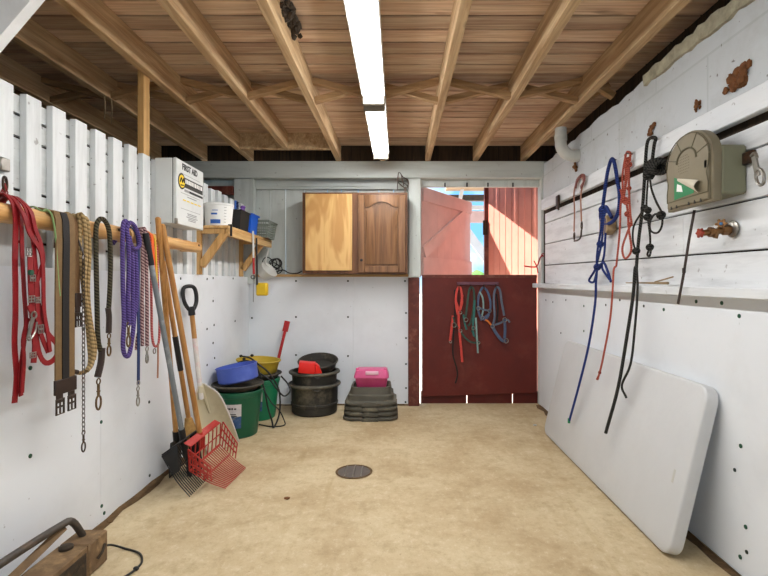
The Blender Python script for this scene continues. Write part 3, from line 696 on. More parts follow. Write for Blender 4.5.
MB().disc(PX(30.5, 272.5, -1.315), 0.010, (1, 0, 0), 0.006).build('green_stud', 'green_cap', t)
# pale green string
m = MB(); m.tube(over(q([(50, 212), (53.5, 222), (56, 240), (57, 262), (59, 288), (60, 296)], -1.335), 0.10, -1.335, RZ), 0.0035, 6, 3); m.tube(q([(50, 212), (46, 209), (43, 211)], -1.335), 0.003, 6, 3)
tag(m.build('twine', 'green_twine'), 'thin pale green string dangling beside the red straps', 'string')
# girths
def girth(px0, px1, y1px, dark0, mid, x, label, nb):
    y0, y1 = PX(px0, 250, x).y, PX(px1, 250, x).y; yc = (y0+y1)/2; w = y1-y0
    zt = PX((px0+px1)/2, 212, x).z; zd = PX((px0+px1)/2, dark0, x).z; ze = PX((px0+px1)/2, y1px, x).z
    t = thing('girth', label, 'girth', (x, yc, ze))
    def band(yy, ww, xx, mat, name, z1):
        top = over([V((xx, yy, RZ)), V((xx, yy, (RZ+z1)/2)), V((xx, yy, z1))], 0.5, xx, RZ)
        top = [V((p.x, yy, p.z)) for p in top]
        MB().strap(top, ww, 0.006, (1, 0, 0.02), 3).build(name, mat, t)
    if mid:
        band(yc, w, x-0.002, 'tan_web', 'web_band', zd); band(yc-w*0.02, w*0.34, x+0.002, 'black_web', 'centre_stripe', zd)
    else: band(yc, w, x-0.004, 'brown_web', 'web_band', zd)
    MB().box(x-0.005, x+0.006, yc-w*0.56, yc+w*0.56, zd-0.055, zd+0.004, 0.002).build('leather_end', 'dark_leather', t)
    for k in range(nb):
        yy = yc+(k-(nb-1)/2)*w*0.62; ww = w*0.36 if nb > 1 else w*0.9
        MB().box(x-0.003, x+0.004, yy-ww*0.42, yy+ww*0.42, ze+0.045, zd-0.05, 0.001).build('billet_tab', 'dark_leather', t)
        buckle((x+0.003, yy, ze+0.03), ww*1.05, 0.058, t, 'darksteel', (1, 0, 0), 0.0042)
girth(55.6, 74.6, 412, 379, True, -1.335, 'wide tan girth with black centre stripe and two buckles', 2)
girth(74.8, 80.3, 327, 294, False, -1.345, 'narrow brown girth with one buckle hanging beside the striped one', 1)
# beige rope
t = thing('rope_lead', 'thick beige twisted rope looped over the rail by the girths', 'rope', (LX, 2.1, 1.0))
m = MB()
m.tube(over(q([(79.5, 218), (80, 250), (83, 285), (87, 320), (89, 345), (90, 362), (86, 371), (80, 373), (73, 372)], -1.345), 0.2, -1.345, RZ), 0.0085, 8, 4)
m.tube(over(q([(83, 216), (86, 250), (84, 285), (89, 320), (93, 350), (92, 364), (87, 371)], -1.33), 0.2, -1.33, RZ), 0.0085, 8, 4)
m.tube(over(q([(87, 220), (89.5, 250), (88, 290), (90.5, 320), (95, 345), (94, 360)], -1.34), 0.2, -1.34, RZ), 0.008, 8, 4)
m.build('rope', 'beige_rope', t)
MB().tube(q([(77, 372.2), (72.5, 371.5)], -1.345), 0.0105, 8, 1).build('whipped_end', 'dark_leather', t)
# chain lead
t = thing('lead_chain', 'thin dark steel chain hanging lowest from the rail', 'chain', (-1.33, 2.09, 0.5))
m = MB(); a, b = PX(83.5, 255, -1.325), PX(83.5, 431, -1.325); n = 40
for i in range(n):
    c = a+(b-a)*((i+0.5)/n); L = (b-a).length/n
    m.torus(c, L*0.42, 0.0017, (1, 0, 0) if i % 2 else (0.35, 1, 0), 10, 5, 1.6, (0, 0, 1))
m.build('links', 'darksteel', t)
snap(83.5, 430, 452, -1.325, t, 'darksteel', 0.8)
MB().tube([V((-1.447, a.y, RZ-0.1)), V((-1.43, a.y, RZ+0.03)), V((-1.40, a.y, RZ+0.043)), V((-1.362, a.y, RZ+0.02)), V((-1.35, a.y, RZ-0.05)), a], 0.004, 6, 4).build('top_strap', 'dark_leather', t)
# dark olive rope
t = thing('rope_lead', 'dark olive braided rope lead with two rusty snaps', 'rope', (LX, 2.25, 0.9))
m = MB(); m.tube([PX(101, 352, -1.345), PX(98, 338, -1.345), PX(97, 300, -1.345), PX(96, 245, -1.345), PX(96.5, 226, -1.345), PX(100, 219, -1.34), PX(105, 221, -1.335), PX(109, 231, -1.335), PX(110.5, 255, -1.34), PX(110, 285, -1.345), PX(108.5, 312, -1.345)], 0.0105, 9, 5)
m.build('rope', 'olive_rope', t)
m = MB(); m.tube(q([(102, 348), (101, 362), (97.5, 377)], -1.343), 0.014, 9, 3); m.build('whipping', 'dark_leather', t)
m = MB(); m.tube(q([(108, 308), (109, 317), (108.6, 333)], -1.343), 0.0125, 9, 3); m.build('whipping', 'dark_leather', t)
snap(98.5, 378, 410, -1.343, t, 'bronze', 1.1); snap(109, 333, 356, -1.343, t, 'bronze', 1.0)
# purple rope
t = thing('rope_lead', 'bright purple rope lead looped over the rail end', 'rope', (LX, 2.5, 0.95))
m = MB(); r = 0.0105
m.tube(q([(128, 223), (125, 221), (123, 227), (122.5, 250), (123, 290), (124, 320), (123, 345), (125, 355), (129, 355), (132, 340), (134, 322), (135.5, 300)], -1.335), r, 9, 5)
m.tube(q([(128, 300), (129, 262), (128, 240), (127, 228), (130, 222.5), (135, 227), (139, 238), (139, 246), (135, 249), (131, 245), (129, 236)], -1.322), r, 9, 5)
m.tube(q([(132.5, 325), (133, 290), (132.5, 262), (132, 246)], -1.335), r, 9, 4); m.tube(q([(136, 312), (137, 285), (136, 262), (135, 248)], -1.335), r, 9, 4)
m.tube(q([(128, 300), (128.5, 315), (129, 325)], -1.322), r, 9, 3)
m.tube([V((-1.44, 2.47, 1.40)), V((-1.40, 2.475, 1.46)), PX(126, 222, -1.34)], r, 9, 3)
m.build('rope', 'purple_rope', t)
snap(128.5, 322, 347, -1.318, t, 'bronze', 1.1)
# navy strap
t = thing('lead_strap', 'flat navy blue strap with a steel snap hanging low', 'strap', (LX, 2.57, 0.6))
MB().strap(over(q([(138, 243), (138.3, 290), (138.6, 340), (138.4, 384)], -1.35), 0.2, -1.35, RZ), 0.022, 0.005, (1, 0, 0), 3).build('strap', 'navy', t)
MB().torus(PX(138.4, 383, -1.347), 0.012, 0.003, (1, 0, 0)).build('ring', 'steel', t)
snap(138, 386, 406, -1.347, t, 'steel', 1.0)
# mauve braid
t = thing('rope_lead', 'mauve and cream braided rope lead with a steel snap', 'rope', (LX, 2.62, 0.9))
m = MB()
m.tube(over(q([(142, 232), (142.5, 270), (142, 310), (142.5, 346)], -1.345), 0.25, -1.345, RZ), 0.0095, 8, 4)
m.tube(over(q([(145.5, 231), (146.5, 270), (147, 310), (147, 346)], -1.33), 0.25, -1.33, RZ), 0.0095, 8, 4)
m.tube(q([(136.5, 350), (138, 335), (142, 325), (142.5, 305)], -1.36), 0.009, 8, 4)
m.build('rope', 'mauve_rope', t); snap(147, 346, 363, -1.33, t, 'steel', 1.1)
# orange strap and faded red rope
t = thing('lead_strap', 'bright orange and yellow strap folded over the shorter rail', 'strap', (LX, 2.75, 1.2))
MB().strap(over(q([(152, 236), (153, 250), (155, 275), (156, 296)], -1.35), 0.25, -1.35, RZ), 0.026, 0.004, (1, 0, 0), 3).build('strap', 'orange', t)
MB().strap(over(q([(154.7, 238), (156, 255), (157, 283)], -1.345), 0.2, -1.345, RZ), 0.014, 0.004, (1, 0, 0), 3).build('yellow_band', 'yellow_web', t)
t = thing('rope_lead', 'faded red rope lead with ring and brown leather tail', 'rope', (LX, 2.72, 0.8))
m = MB(); m.tube(over(q([(150.5, 240), (151, 275), (151.5, 310), (152, 335), (154.5, 346), (158.5, 343), (159.5, 325), (158.5, 300), (157.5, 270), (157, 240)], -1.355), 0.25, -1.355, RZ), 0.0065, 8, 4); m.build('rope', 'pink_rope', t)
MB().torus(PX(154.5, 351, -1.352), 0.014, 0.003, (1, 0, 0)).build('ring', 'steel', t)
MB().strap(q([(158, 343), (158, 360), (157.7, 378)], -1.35), 0.013, 0.004, (1, 0, 0), 3).build('leather_tail', 'tan_leather', t)
# ring tie at the frame edge
t = thing('tie_ring', 'metal tie ring with red twine on the white battens', 'ring', PX(4, 190, -1.47))
m = MB(); m.torus(PX(5, 184, -1.455), 0.026, 0.005, (1, 0.5, 0)); m.build('ring', 'darksteel', t)
MB().box(-1.489, -1.462, *(lambda p: (p.y-0.025, p.y+0.02, p.z-0.02, p.z+0.03))(PX(2, 166, -1.48)), 0.004).build('plate', 'steel', t)
m = MB()
for k in range(5): m.tube(q([(5, 183), (2+k*1.2, 190), (1+k*1.7, 194+(k % 2)*3), (6-k*0.8, 199)], -1.45), 0.0022, 5, 3)
m.build('twine', 'red_strap', t)

# ------------------------------------------------------------------ first aid box
t = thing('first_aid_box', 'white metal first aid cabinet mounted on the batten wall', 'first aid box', (-1.42, 3.2, 1.573))
fx = -1.354; ya, yb, za, zz = 2.996, 3.407, 1.573, 1.973
MB().box(-1.489, fx-0.026, ya, yb, za, zz, 0.004).build('body', 'cab_white', t)
dn = MB().box(fx-0.022, fx, ya-0.002, yb+0.002, za-0.002, zz+0.002, 0.004).build('door', 'cab_white', t)
MB().box(fx-0.027, fx-0.021, ya+0.003, yb-0.003, za+0.003, zz-0.003).build('seam', 'seam', t)
MB().box(fx-0.012, fx+0.004, ya-0.006, ya+0.012, za-0.004, za+0.03, 0.002).build('catch', 'steel', t)
def fa(u, v): return V((fx+0.0008, ya+(yb-ya)*u, za+(zz-za)*v))
text('FIRST AID', 0.054, fa(0.47, 0.91), (0, 1, 0), (0, 0, 1), 'ink', dn, 'lettering', bold=0.0016)
def fbox(u0, v0, u1, v1, mat, name, x=0.001):
    a, b = fa(u0, v0), fa(u1, v1); return MB().box(fx-0.0005, fx+x, a.y, b.y, a.z, b.z).build(name, mat, dn)
fbox(0.27, 0.60, 0.97, 0.755, 'ink', 'black_panel'); fbox(0.45, 0.535, 0.97, 0.572, 'ink', 'black_bar'); fbox(0.27, 0.535, 0.44, 0.572, 'grey_ink', 'grey_bar')
fbox(0.29, 0.60, 0.95, 0.645, 'seam', 'small_print_bar', 0.0014)
MB().disc(fa(0.17, 0.675), 0.050, (1, 0, 0), 0.0015, 20).build('black_disc', 'ink', dn)
MB().disc(fa(0.17, 0.675), 0.040, (1, 0, 0), 0.0024, 20).build('yellow_disc', 'yellow_ink', dn)
m = MB(); c = fa(0.17, 0.675)+V((0.0028, 0, 0)); m.tube([c+V((0, -0.03, -0.01)), c+V((0, -0.012, 0.02)), c+V((0, 0.004, -0.006)), c+V((0, 0.02, 0.022)), c+V((0, 0.03, -0.004))], 0.004, 5, 3); m.tube([c+V((0, -0.02, -0.026)), c+V((0, 0.02, -0.022))], 0.004, 5, 1)
m.build('disc_mark', 'ink', dn)
m = MB(); rnd = random.Random(3); y = 0.30
while y < 0.93:
    w = rnd.choice((0.035, 0.05)); a, b = fa(y, 0.668), fa(y+w, 0.735); m.box(fx+0.0008, fx+0.0018, a.y, b.y, a.z, b.z, 0.0004); y += w+0.018
m.build('worn_letters', 'white_ink', dn)
for v in (0.80, 0.495, 0.25): fbox(0.14, v, 0.86, v+0.006, 'grey_ink', 'rule_line')
m = MB()
for v in (0.455, 0.19, 0.165, 0.135, 0.11, 0.085):
    w = rnd.uniform(0.12, 0.22); a, b = fa(0.55-w, v), fa(0.55+w, v+0.013); m.box(fx-0.0005, fx+0.001, a.y, b.y, a.z, b.z)
m.build('small_print', 'grey_ink', dn)
m = MB()
for k in range(5): a, b = fa(0.22+0.14*k, 0.385), fa(0.32+0.14*k, 0.405); m.box(fx-0.0005, fx+0.001, a.y, b.y, a.z, b.z)
m.build('yellow_print', 'yellow_ink', dn)

# ------------------------------------------------------------------ shelf and its load
t = thing('wall_shelf', 'pine shelf on wooden brackets beside the first aid box', 'shelf', (-1.36, 4.2, 1.6))
SZ = 1.632
MB().box(-1.489, -1.248, 3.60, 4.855, SZ-0.022, SZ, 0.002).build('shelf_board', 'shelf', t)
MB().box(-1.275, -1.250, 3.62, 4.85, SZ-0.075, SZ-0.023, 0.002).build('front_rail', 'shelf', t)
for y in (3.61, 4.58):
    br = MB().box(-1.489, -1.455, y, y+0.036, 1.27, SZ-0.023, 0.002).build('bracket', 'bracket', t)
    MB().box(-1.454, -1.277, y, y+0.036, SZ-0.06, SZ-0.023, 0.002).build('bracket_arm', 'bracket', br)
    MB().bar((-1.455, y+0.018, 1.335), (-1.285, y+0.018, SZ-0.06), 0.036, 0.052, (0, 0, 1)).build('bracket_brace', 'bracket', br)
def clampclip(y):
    MB().box(-1.247, -1.235, y, y+0.016, SZ-0.075, SZ+0.012, 0.002).box(-1.263, -1.235, y, y+0.016, SZ+0.001, SZ+0.012).build('shelf_clip', 'black_plastic', t)
clampclip(3.64)
# measuring pail
c = V((-1.372, 3.745, SZ)); hh = 0.175
t = thing('measuring_pail', 'white plastic pail with blue print on the shelf', 'pail', c)
MB().lathe([(0.0, 0.004), (0.094, 0.0), (0.108, hh*0.9), (0.113, hh*0.92), (0.113, hh), (0.105, hh), (0.091, 0.01), (0.0, 0.01)], c, 32).build('body', 'pail_white', t)
rf = lambda z: 0.094+(0.014)*z/(hh*0.9)
MB().patch(c, rf, math.radians(-105), math.radians(-62), 0.02, 0.05).build('blue_label', 'blue_print', t)
m = MB()
for k in range(6): m.patch(c, rf, math.radians(-48), math.radians(-38), 0.03+0.022*k, 0.0335+0.022*k, 0.002, 3, 1)
m.build('scale_marks', 'grey_ink', t)
m = MB(); m.patch(c, rf, math.radians(-100), math.radians(-75), 0.085, 0.098, 0.002, 4, 1); m.patch(c, rf, math.radians(-95), math.radians(-72), 0.115, 0.12, 0.002, 4, 1); m.build('print', 'blue_print', t)
def tub(name, label, cat, x0, x1, y0, y1, z0, h, flare, mat, wall=0.004, rim=0.006, slots=False):
    t = thing(name, label, cat, ((x0+x1)/2, (y0+y1)/2, z0)); m = MB()
    def ring(e, z): return [V((x0-e, y0-e, z)), V((x1+e, y0-e, z)), V((x1+e, y1+e, z)), V((x0-e, y1+e, z))]
    m.loft([ring(0, z0), ring(flare, z0+h), ring(flare-wall, z0+h), ring(-wall, z0+wall)]); m.build('body', mat, t)
    e = flare+rim; m = MB(); m.loft([ring(e, z0+h-0.012), ring(e, z0+h), ring(flare-wall*0.5, z0+h), ring(flare+0.0005, z0+h-0.012)], True, False, False)
    m.build('rim', mat, t); return t
t = tub('basket', 'black plastic basket of brushes on the shelf', 'basket', -1.365, -1.268, 3.93, 4.14, SZ, 0.165, 0.012, 'black_plastic')
t = thing('brush', 'blue toothed grooming brush standing in the black basket', 'brush', (-1.32, 4.08, SZ+0.01))
MB().box(-1.334, -1.318, 3.985, 4.025, SZ+0.01, SZ+0.25, 0.006).build('handle', 'blue_print', t)
m = MB()
for k in range(5): m.box(-1.318, -1.302, 3.988, 4.022, SZ+0.185+0.012*k, SZ+0.191+0.012*k)
m.build('teeth', 'navy', t)
tag(MB().box(-1.31, -1.285, 4.06, 4.12, SZ+0.01, SZ+0.20, 0.008).ball((-1.298, 4.10, SZ+0.21), 0.022, (1, 1.2, 0.7), 10).build('brush', 'purple_pl'), 'purple grooming brush standing in the black basket', 'brush')
tub('storage_bin', 'bright blue plastic bin on the shelf', 'bin', -1.36, -1.272, 4.22, 4.40, SZ, 0.175, 0.014, 'blue_bin', 0.004, 0.012)
tag(MB().tube([(-1.45, 4.33, SZ+0.012), (-1.43, 4.36, SZ+0.17), (-1.42, 4.42, SZ+0.20), (-1.43, 4.52, SZ+0.17)], 0.022, 8, 4).build('leather_roll', 'brown_misc'), 'brown leather roll behind the blue bin', 'leather roll')
t = thing('mesh_basket', 'grey slotted plastic basket at the far shelf end', 'basket', (-1.33, 4.63, SZ))
x0, x1, y0, y1 = -1.40, -1.215, 4.52, 4.80; m = MB()
for k in range(7):
    z = SZ+0.004+0.023*k; e = 0.004*k
    m.tube([(x0-e*0.3, y0-e, z), (x1+e, y0-e, z), (x1+e, y1+e*0.3, z), (x0-e*0.3, y1+e*0.3, z)], 0.005, 5, 1, True)
for k in range(10):
    f = k/9
    for pa, pb in (((x0+(x1-x0)*f, y0), (x0+(x1-x0)*f, y0-0.025)), ((x1, y0+(y1-y0)*f), (x1+0.025, y0+(y1-y0)*f))): m.tube([(pa[0], pa[1], SZ+0.004), (pb[0], pb[1], SZ+0.145)], 0.003, 5, 1)
m.build('slotted_sides', 'grey_mesh', t); MB().box(x0, x1, y0, y1, SZ+0.001, SZ+0.005).build('base', 'grey_mesh', t)
m = MB(); m.tube([(x0-0.01, y0-0.028, SZ+0.15), (x1+0.028, y0-0.028, SZ+0.15), (x1+0.028, y1+0.01, SZ+0.15), (x0-0.01, y1+0.01, SZ+0.15)], 0.008, 6, 1, True); m.build('rim', 'grey_mesh', t)
# tools hanging from the shelf front
HX = -1.232
t = thing('sweat_scraper', 'thin steel rod with red grip hanging from the shelf', 'scraper', PX(254, 290, HX))
MB().strap(q([(253, 231), (253.6, 262)], HX), 0.016, 0.004, (1, -1, 0)).build('blade', 'alu', t)
MB().tube(q([(253.5, 258), (253.8, 274)], HX), 0.010, 8, 1).build('grip', 'red_handle', t)
MB().tube(q([(253.8, 274), (253.3, 285), (253.3, 302)], HX), 0.0035, 6, 2).build('rod', 'steel', t)
MB().torus(PX(253, 277, HX), 0.016, 0.004, (0.3, -1, 0)).build('ring', 'darksteel', t)
t = thing('scrub_brush', 'yellow bristled brush on a black handle under the shelf', 'brush', PX(259, 295, HX))
MB().tube(q([(256.5, 238), (256.8, 260), (257, 285)], HX), 0.0085, 8, 3).build('handle', 'black_plastic', t)
a = PX(260.5, 289, HX); MB().box(a.x-0.03, a.x+0.065, a.y-0.04, a.y+0.03, a.z-0.06, a.z+0.055, 0.01).build('bristle_block', 'yellow_pl', t)
t = thing('feed_scoop', 'dull silver metal scoop hanging below the shelf', 'scoop', PX(266, 285, -1.24))
a = PX(265.5, 273, -1.22); R = Matrix.Rotation(math.radians(48), 3, 'Y') @ Matrix.Rotation(math.radians(15), 3, 'X')
MB().lathe([(0.0, -0.045), (0.05, -0.042), (0.078, 0.03), (0.088, 0.055), (0.083, 0.055), (0.05, -0.034), (0.0, -0.038)], a, 24, R).build('bowl', 'alu', t)
m = MB(); m.tube([a+R @ V((0.0, 0, 0.055))+V((0, 0, 0.02)), a+V((0.0, 0, 0.1)), PX(269, 248, -1.235)], 0.006, 7, 3); m.build('handle', 'alu', t)
# cord on the back ledge
m = MB(); rnd = random.Random(5)
for k in range(7):
    c = P(271+rnd.uniform(-5, 7), 266+rnd.uniform(-3, 4), 4.84); m.torus(c, rnd.uniform(0.035, 0.06), 0.005, (rnd.uniform(-0.5, 0.5), -1, rnd.uniform(-0.3, 0.3)), 16, 5)
m.tube([P(x, y, 4.84) for x, y in ((275, 272.5), (283, 270), (289, 273), (297, 273.4), (302, 271))], 0.006, 6, 4)
tag(m.build('cord_coil', 'cable'), 'tangled black cord heaped on the back wall ledge', 'cord')

# ------------------------------------------------------------------ long handled tools against the left wall
def vlerp(a, b, f): return a+(b-a)*f
def forkhead(t, J, tip0, tip1, root0, root1, up, mat, ntine, walls, solid):
    """tine floor between root and tip edges, lattice walls along `up`"""
    m = MB(); nrm = V(up).normalized()
    for i in range(ntine):
        f = i/(ntine-1); a, b = vlerp(root0, root1, f), vlerp(tip0, tip1, f)
        m.tube([a, vlerp(a, b, 0.55)-nrm*0.012, b], 0.0030, 6, 3)
    for f in (0.02, 0.4): m.tube([vlerp(root0, tip0, f)-nrm*(0.010*f), vlerp(root1, tip1, f)-nrm*(0.010*f)], 0.005, 6, 1)
    m.build('tines', mat, t)
    h = walls
    m = MB()
    if solid:
        m.hexa([root0, root1, root1+(root1-tip1).normalized()*0.008, root0+(root0-tip0).normalized()*0.008]+[p+nrm*h for p in (root0, root1, root1+(root1-tip1).normalized()*0.008, root0+(root0-tip0).normalized()*0.008)], 0.002)
    else:
        for i in range(8):
            f = i/7; a = vlerp(root0, root1, f); m.tube([a, a+nrm*h], 0.0042, 6, 1)
        for g in (0.0, 0.5): m.tube([root0+nrm*h*g, root1+nrm*h*g], 0.0042, 6, 1)
        d = (root0-tip0).normalized()
        m.hexa([root0+nrm*h, root1+nrm*h, root1+nrm*h+d*0.045, root0+nrm*h+d*0.045]+[p+nrm*0.006 for p in (root0+nrm*h, root1+nrm*h, root1+nrm*h+d*0.045, root0+nrm*h+d*0.045)], 0.002)
    m.build('back_wall', mat, t)
    for r, tp, o in ((root0, tip0, root0-root1), (root1, tip1, root1-root0)):
        m = MB(); o = o.normalized()*(0.012 if solid else 0.03)
        if solid:
            q0, q1 = r, vlerp(r, tp, 0.45); n4 = o.normalized()*0.005
            m.hexa([q0, q1, q1+n4, q0+n4, q0+nrm*h+o, q1+nrm*h*0.35+o, q1+nrm*h*0.35+o+n4, q0+nrm*h+o+n4], 0.001); m.build('side_wall', mat, t); continue
        for i in range(7):
            f = i/6*0.60; a = vlerp(r, tp, f); hh = h*(1-0.55*f); m.tube([a, a+nrm*hh+o*(hh/h)], 0.0042, 6, 1)
        for g in (0.35, 0.68, 1.0): m.tube([vlerp(r, tp, i/6*0.60)+(nrm*h+o)*g*(1-0.55*i/6*0.60) for i in range(7)], 0.0048, 6, 1)
        m.build('side_wall', mat, t)
def shaft(t, a, b, r, mat, name='handle'):
    a, b = V(a), V(b); m = MB(); m.tube([a, vlerp(a, b, 0.01), b], r, 12, 1); m.ball(a, r, (1, 1, 0.8), 12); return m.build(name, mat, t)
# black fork with the grey handle
J = V((-1.25, 2.875, 0.235)); A = PX(145.5, 233, -1.325)
t = thing('manure_fork', 'black basket manure fork with grey handle leaning on the wall', 'manure fork', (-1.2, 2.87, 0.0))
shaft(t, vlerp(A, J, 0.13), J, 0.0145, 'grey_handle'); MB().tube([A, vlerp(A, J, 0.135)], 0.0165, 12, 1).build('grip', 'black_plastic', t)
m = MB(); m.tube([vlerp(A, J, 0.9), J, J+(J-A).normalized()*0.05], 0.019, 12, 1); m.build('ferrule', 'black_plastic', t)
root0, root1 = V((-1.325, 2.75, 0.235)), V((-1.325, 3.02, 0.235)); tip0, tip1 = V((-1.165, 2.745, 0.008)), V((-1.165, 3.02, 0.008))
forkhead(t, J, tip0, tip1, root0, root1, (0.65, 0, 0.45), 'black_plastic', 14, 0.115, True)
# red fork
J = V((-1.20, 2.99, 0.235)); A = PX(162.5, 226, -1.325)
t = thing('manure_fork', 'bright red basket manure fork on a wooden handle', 'manure fork', (-1.1, 3.0, 0.0))
shaft(t, A, J, 0.016, 'handle'); MB().tube([vlerp(A, J, 0.95), J+(J-A).normalized()*0.04], 0.019, 12, 1).build('ferrule', 'red_plastic', t)
root0, root1 = V((-1.20, 2.82, 0.125)), V((-1.165, 3.20, 0.155)); tip0, tip1 = V((-1.005, 2.86, 0.008)), V((-0.985, 3.17, 0.008))
forkhead(t, J, tip0, tip1, root0, root1, (0.06, 0, 1.0), 'red_plastic', 18, 0.135, False)
# long wooden handle behind them (ends in a black ferrule and blade)
A, J = PX(158, 219, -1.335), PX(176, 434, -1.40)
t = thing('long_handled_spade', 'long wooden handled tool with black foot behind the black fork', 'tool', (J.x, J.y, 0))
shaft(t, A, J, 0.0155, 'handle'); d = (J-A).normalized(); MB().tube([J-d*0.02, J+d*0.05], 0.02, 12, 1).build('ferrule', 'black_plastic', t)
B = J+d*0.04; MB().hexa([B+V((-0.008, -0.09, 0)), B+V((0.004, -0.09, 0)), B+V((0.004, 0.09, 0)), B+V((-0.008, 0.09, 0))][::1]+[p for p in ()] if False else [V((B.x-0.012, B.y-0.08, 0.003)), V((B.x-0.004, B.y-0.08, 0.003)), V((B.x-0.004, B.y+0.08, 0.003)), V((B.x-0.012, B.y+0.08, 0.003)), B+V((-0.008, -0.07, 0)), B+V((0.002, -0.07, 0)), B+V((0.002, 0.07, 0)), B+V((-0.008, 0.07, 0))], 0.002).build('blade', 'black_plastic', t)
# broom
A, J = PX(163, 262, -1.375), PX(188.5, 418, -1.31)
t = thing('broom', 'straw broom with black wrapped handle standing among the forks', 'broom', (J.x, J.y, 0)); d = (J-A).normalized()
shaft(t, A, J, 0.0145, 'handle'); MB().tube([vlerp(A, J, 0.46), vlerp(A, J, 0.68)], 0.0165, 12, 1).build('tape_wrap', 'black_plastic', t)
Zt = J.z; m = MB(); rings = []
for f, w, th in ((0.0, 0.022, 0.022), (0.12, 0.04, 0.028), (0.3, 0.075, 0.032), (0.5, 0.085, 0.03)):
    c = J+d*(Zt*f/(-d.z)); rings.append([c+V((th*math.cos(2*math.pi*k/16), w*math.sin(2*math.pi*k/16), 0)) for k in range(16)])
m.loft(rings); m.build('straw_head', 'straw', t)
m = MB(); c0 = J+d*(Zt*0.48/(-d.z)); c1 = J+d*((Zt-0.004)/(-d.z))
for k in range(16):
    o = V((random.uniform(-0.02, 0.02), -0.08+0.16*k/15, 0)); m.tube([c0+o*0.95, c1+o*1.15], 0.009, 5, 1)
m.build('bristles', 'black_plastic', t)
# scoop shovel
t = thing('scoop_shovel', 'beige plastic scoop shovel with black D grip', 'shovel', (-1.27, 3.56, 0))
A = PX(191.5, 311, -1.425); J = PX(200.5, 392, -1.375)
shaft(t, A, vlerp(A, J, 0.35), 0.0165, 'handle'); shaft(t, vlerp(A, J, 0.34), J+(J-A).normalized()*0.05, 0.0172, 'shaft_white', 'shaft_sleeve')
m = MB(); d = (A-J).normalized(); s = V((0.45, 0.9, 0)).normalized()
T0 = A+d*0.02; m.tube([A-d*0.03, A+d*0.03], 0.023, 12, 1)
m.tube([A, A+d*0.05-s*0.045, A+d*0.12-s*0.055, A+d*0.165-s*0.035, A+d*0.168+s*0.035, A+d*0.12+s*0.055, A+d*0.05+s*0.045], 0.0135, 10, 4, True); m.build('grip', 'black_plastic', t)
B0 = J+V((0, 0, 0.05)); B1 = PF(224, 444, 0.006); B1 = V((-1.26, 3.55, 0.006)); dn = (B1-B0); Ln = dn.length; dn.normalize(); side = V((0.72, 0.55, 0.22)); side = (side-dn*side.dot(dn)).normalized(); fr = side.cross(dn).normalized()
if fr.y > 0: fr = -fr
def blade(off):
    rows = []
    for i, (f, w, cup) in enumerate(((0.0, 0.02, 0.004), (0.08, 0.05, 0.016), (0.2, 0.085, 0.034), (0.4, 0.100, 0.050), (0.7, 0.108, 0.046), (1.0, 0.108, 0.02))):
        c = B0+dn*(Ln*f)-fr*(0.055*math.sin(math.pi*min(1, f*0.9)))
        rows.append([c+side*(w*u)+fr*(cup*abs(u)**2.5*1.6)+fr*off for u in (-1, -0.8, -0.5, -0.2, 0, 0.2, 0.5, 0.8, 1)])
    return rows
r0, r1 = blade(0), blade(0.006); m = MB()
m.loft([a+list(reversed(b)) for a, b in zip(r0, r1)]); m.build('blade', 'beige_plastic', t)
m = MB(); m.tube([r[0] for r in r0]+[], 0.006, 6, 2); m.tube([r[-1] for r in r0], 0.006, 6, 2); m.build('blade_rim', 'shaft_white', t)
MB().tube([J, B0+fr*0.008, B0+dn*0.10-fr*0.018, B0+dn*0.24-fr*0.045], 0.021, 12, 3, False, (1.0, 0.35)).build('socket', 'beige_plastic', t)

# ------------------------------------------------------------------ back wall cupboard
t = thing('wall_cupboard', 'brown two door wall cupboard with one raw plywood door', 'cupboard', (-0.40, 4.75, 1.298))
cx0, cx1, cz0, cz1, cy0 = P(302.5, 0, 4.62).x, P(407.5, 0, 4.62).x, 1.298, P(0, 192.5, 4.62).z, 4.62
m = MB(); m.box(cx0, cx1, cy0+0.012, 4.932, cz0, cz1, 0.002); m.build('carcass', 'cab_brown', t)
m = MB()
for a, b, c, d in ((cx0, cx0+0.03, cz0, cz1), (cx1-0.028, cx1, cz0, cz1), (cx0+0.47, cx0+0.53, cz0+0.03, cz1-0.02), (cx0+0.03, cx1-0.028, cz0, cz0+0.03), (cx0+0.03, cx1-0.028, cz1-0.02, cz1)): m.box(a, b, cy0, cy0+0.0115, c, d)
m.build('face_frame', 'cab_brown', t)
px = lambda x: P(x, 0, 4.60).x
pz = lambda y: P(0, y, 4.60).z
MB().box(px(305.3), px(352), 4.60, 4.619, pz(270.5), pz(193.8), 0.002).build('door', 'ply', t)['label'] = 'raw plywood cupboard door'
x0, x1, z0, z1 = px(358), px(405.5), pz(272.5), pz(195)
d = MB().box(x0, x1, 4.603, 4.619, z0, z1, 0.003).build('door', 'cab_door', t); d['label'] = 'brown raised panel cupboard door with arched top'
m = MB(); sw = 0.062
m.box(x0, x0+sw, 4.590, 4.603, z0, z1, 0.004); m.box(x1-sw, x1, 4.590, 4.603, z0, z1, 0.004); m.box(x0+sw, x1-sw, 4.590, 4.603, z0, z0+sw, 0.004)
def arch(u, base, rise):
    if u < 0.16 or u > 0.84: return base
    return base+rise*math.sin(math.pi*(u-0.16)/0.68)**0.8
n = 24; pts = [V((x0+sw+(x1-x0-2*sw)*i/n, 4.590, arch(i/n, z1-0.115, 0.05))) for i in range(n+1)]
m.prism(pts+[V((x1-sw, 4.590, z1)), V((x0+sw, 4.590, z1))], (0, 0.013, 0), 0.003); m.build('stile_frame', 'cab_door', d)
g = 0.012; pts = [V((x0+sw+g, 4.592, z0+sw+g)), V((x1-sw-g, 4.592, z0+sw+g))]+[V((x1-sw-g-(x1-x0-2*sw-2*g)*i/n, 4.592, arch(i/n, z1-0.14, 0.05))) for i in range(n+1)]
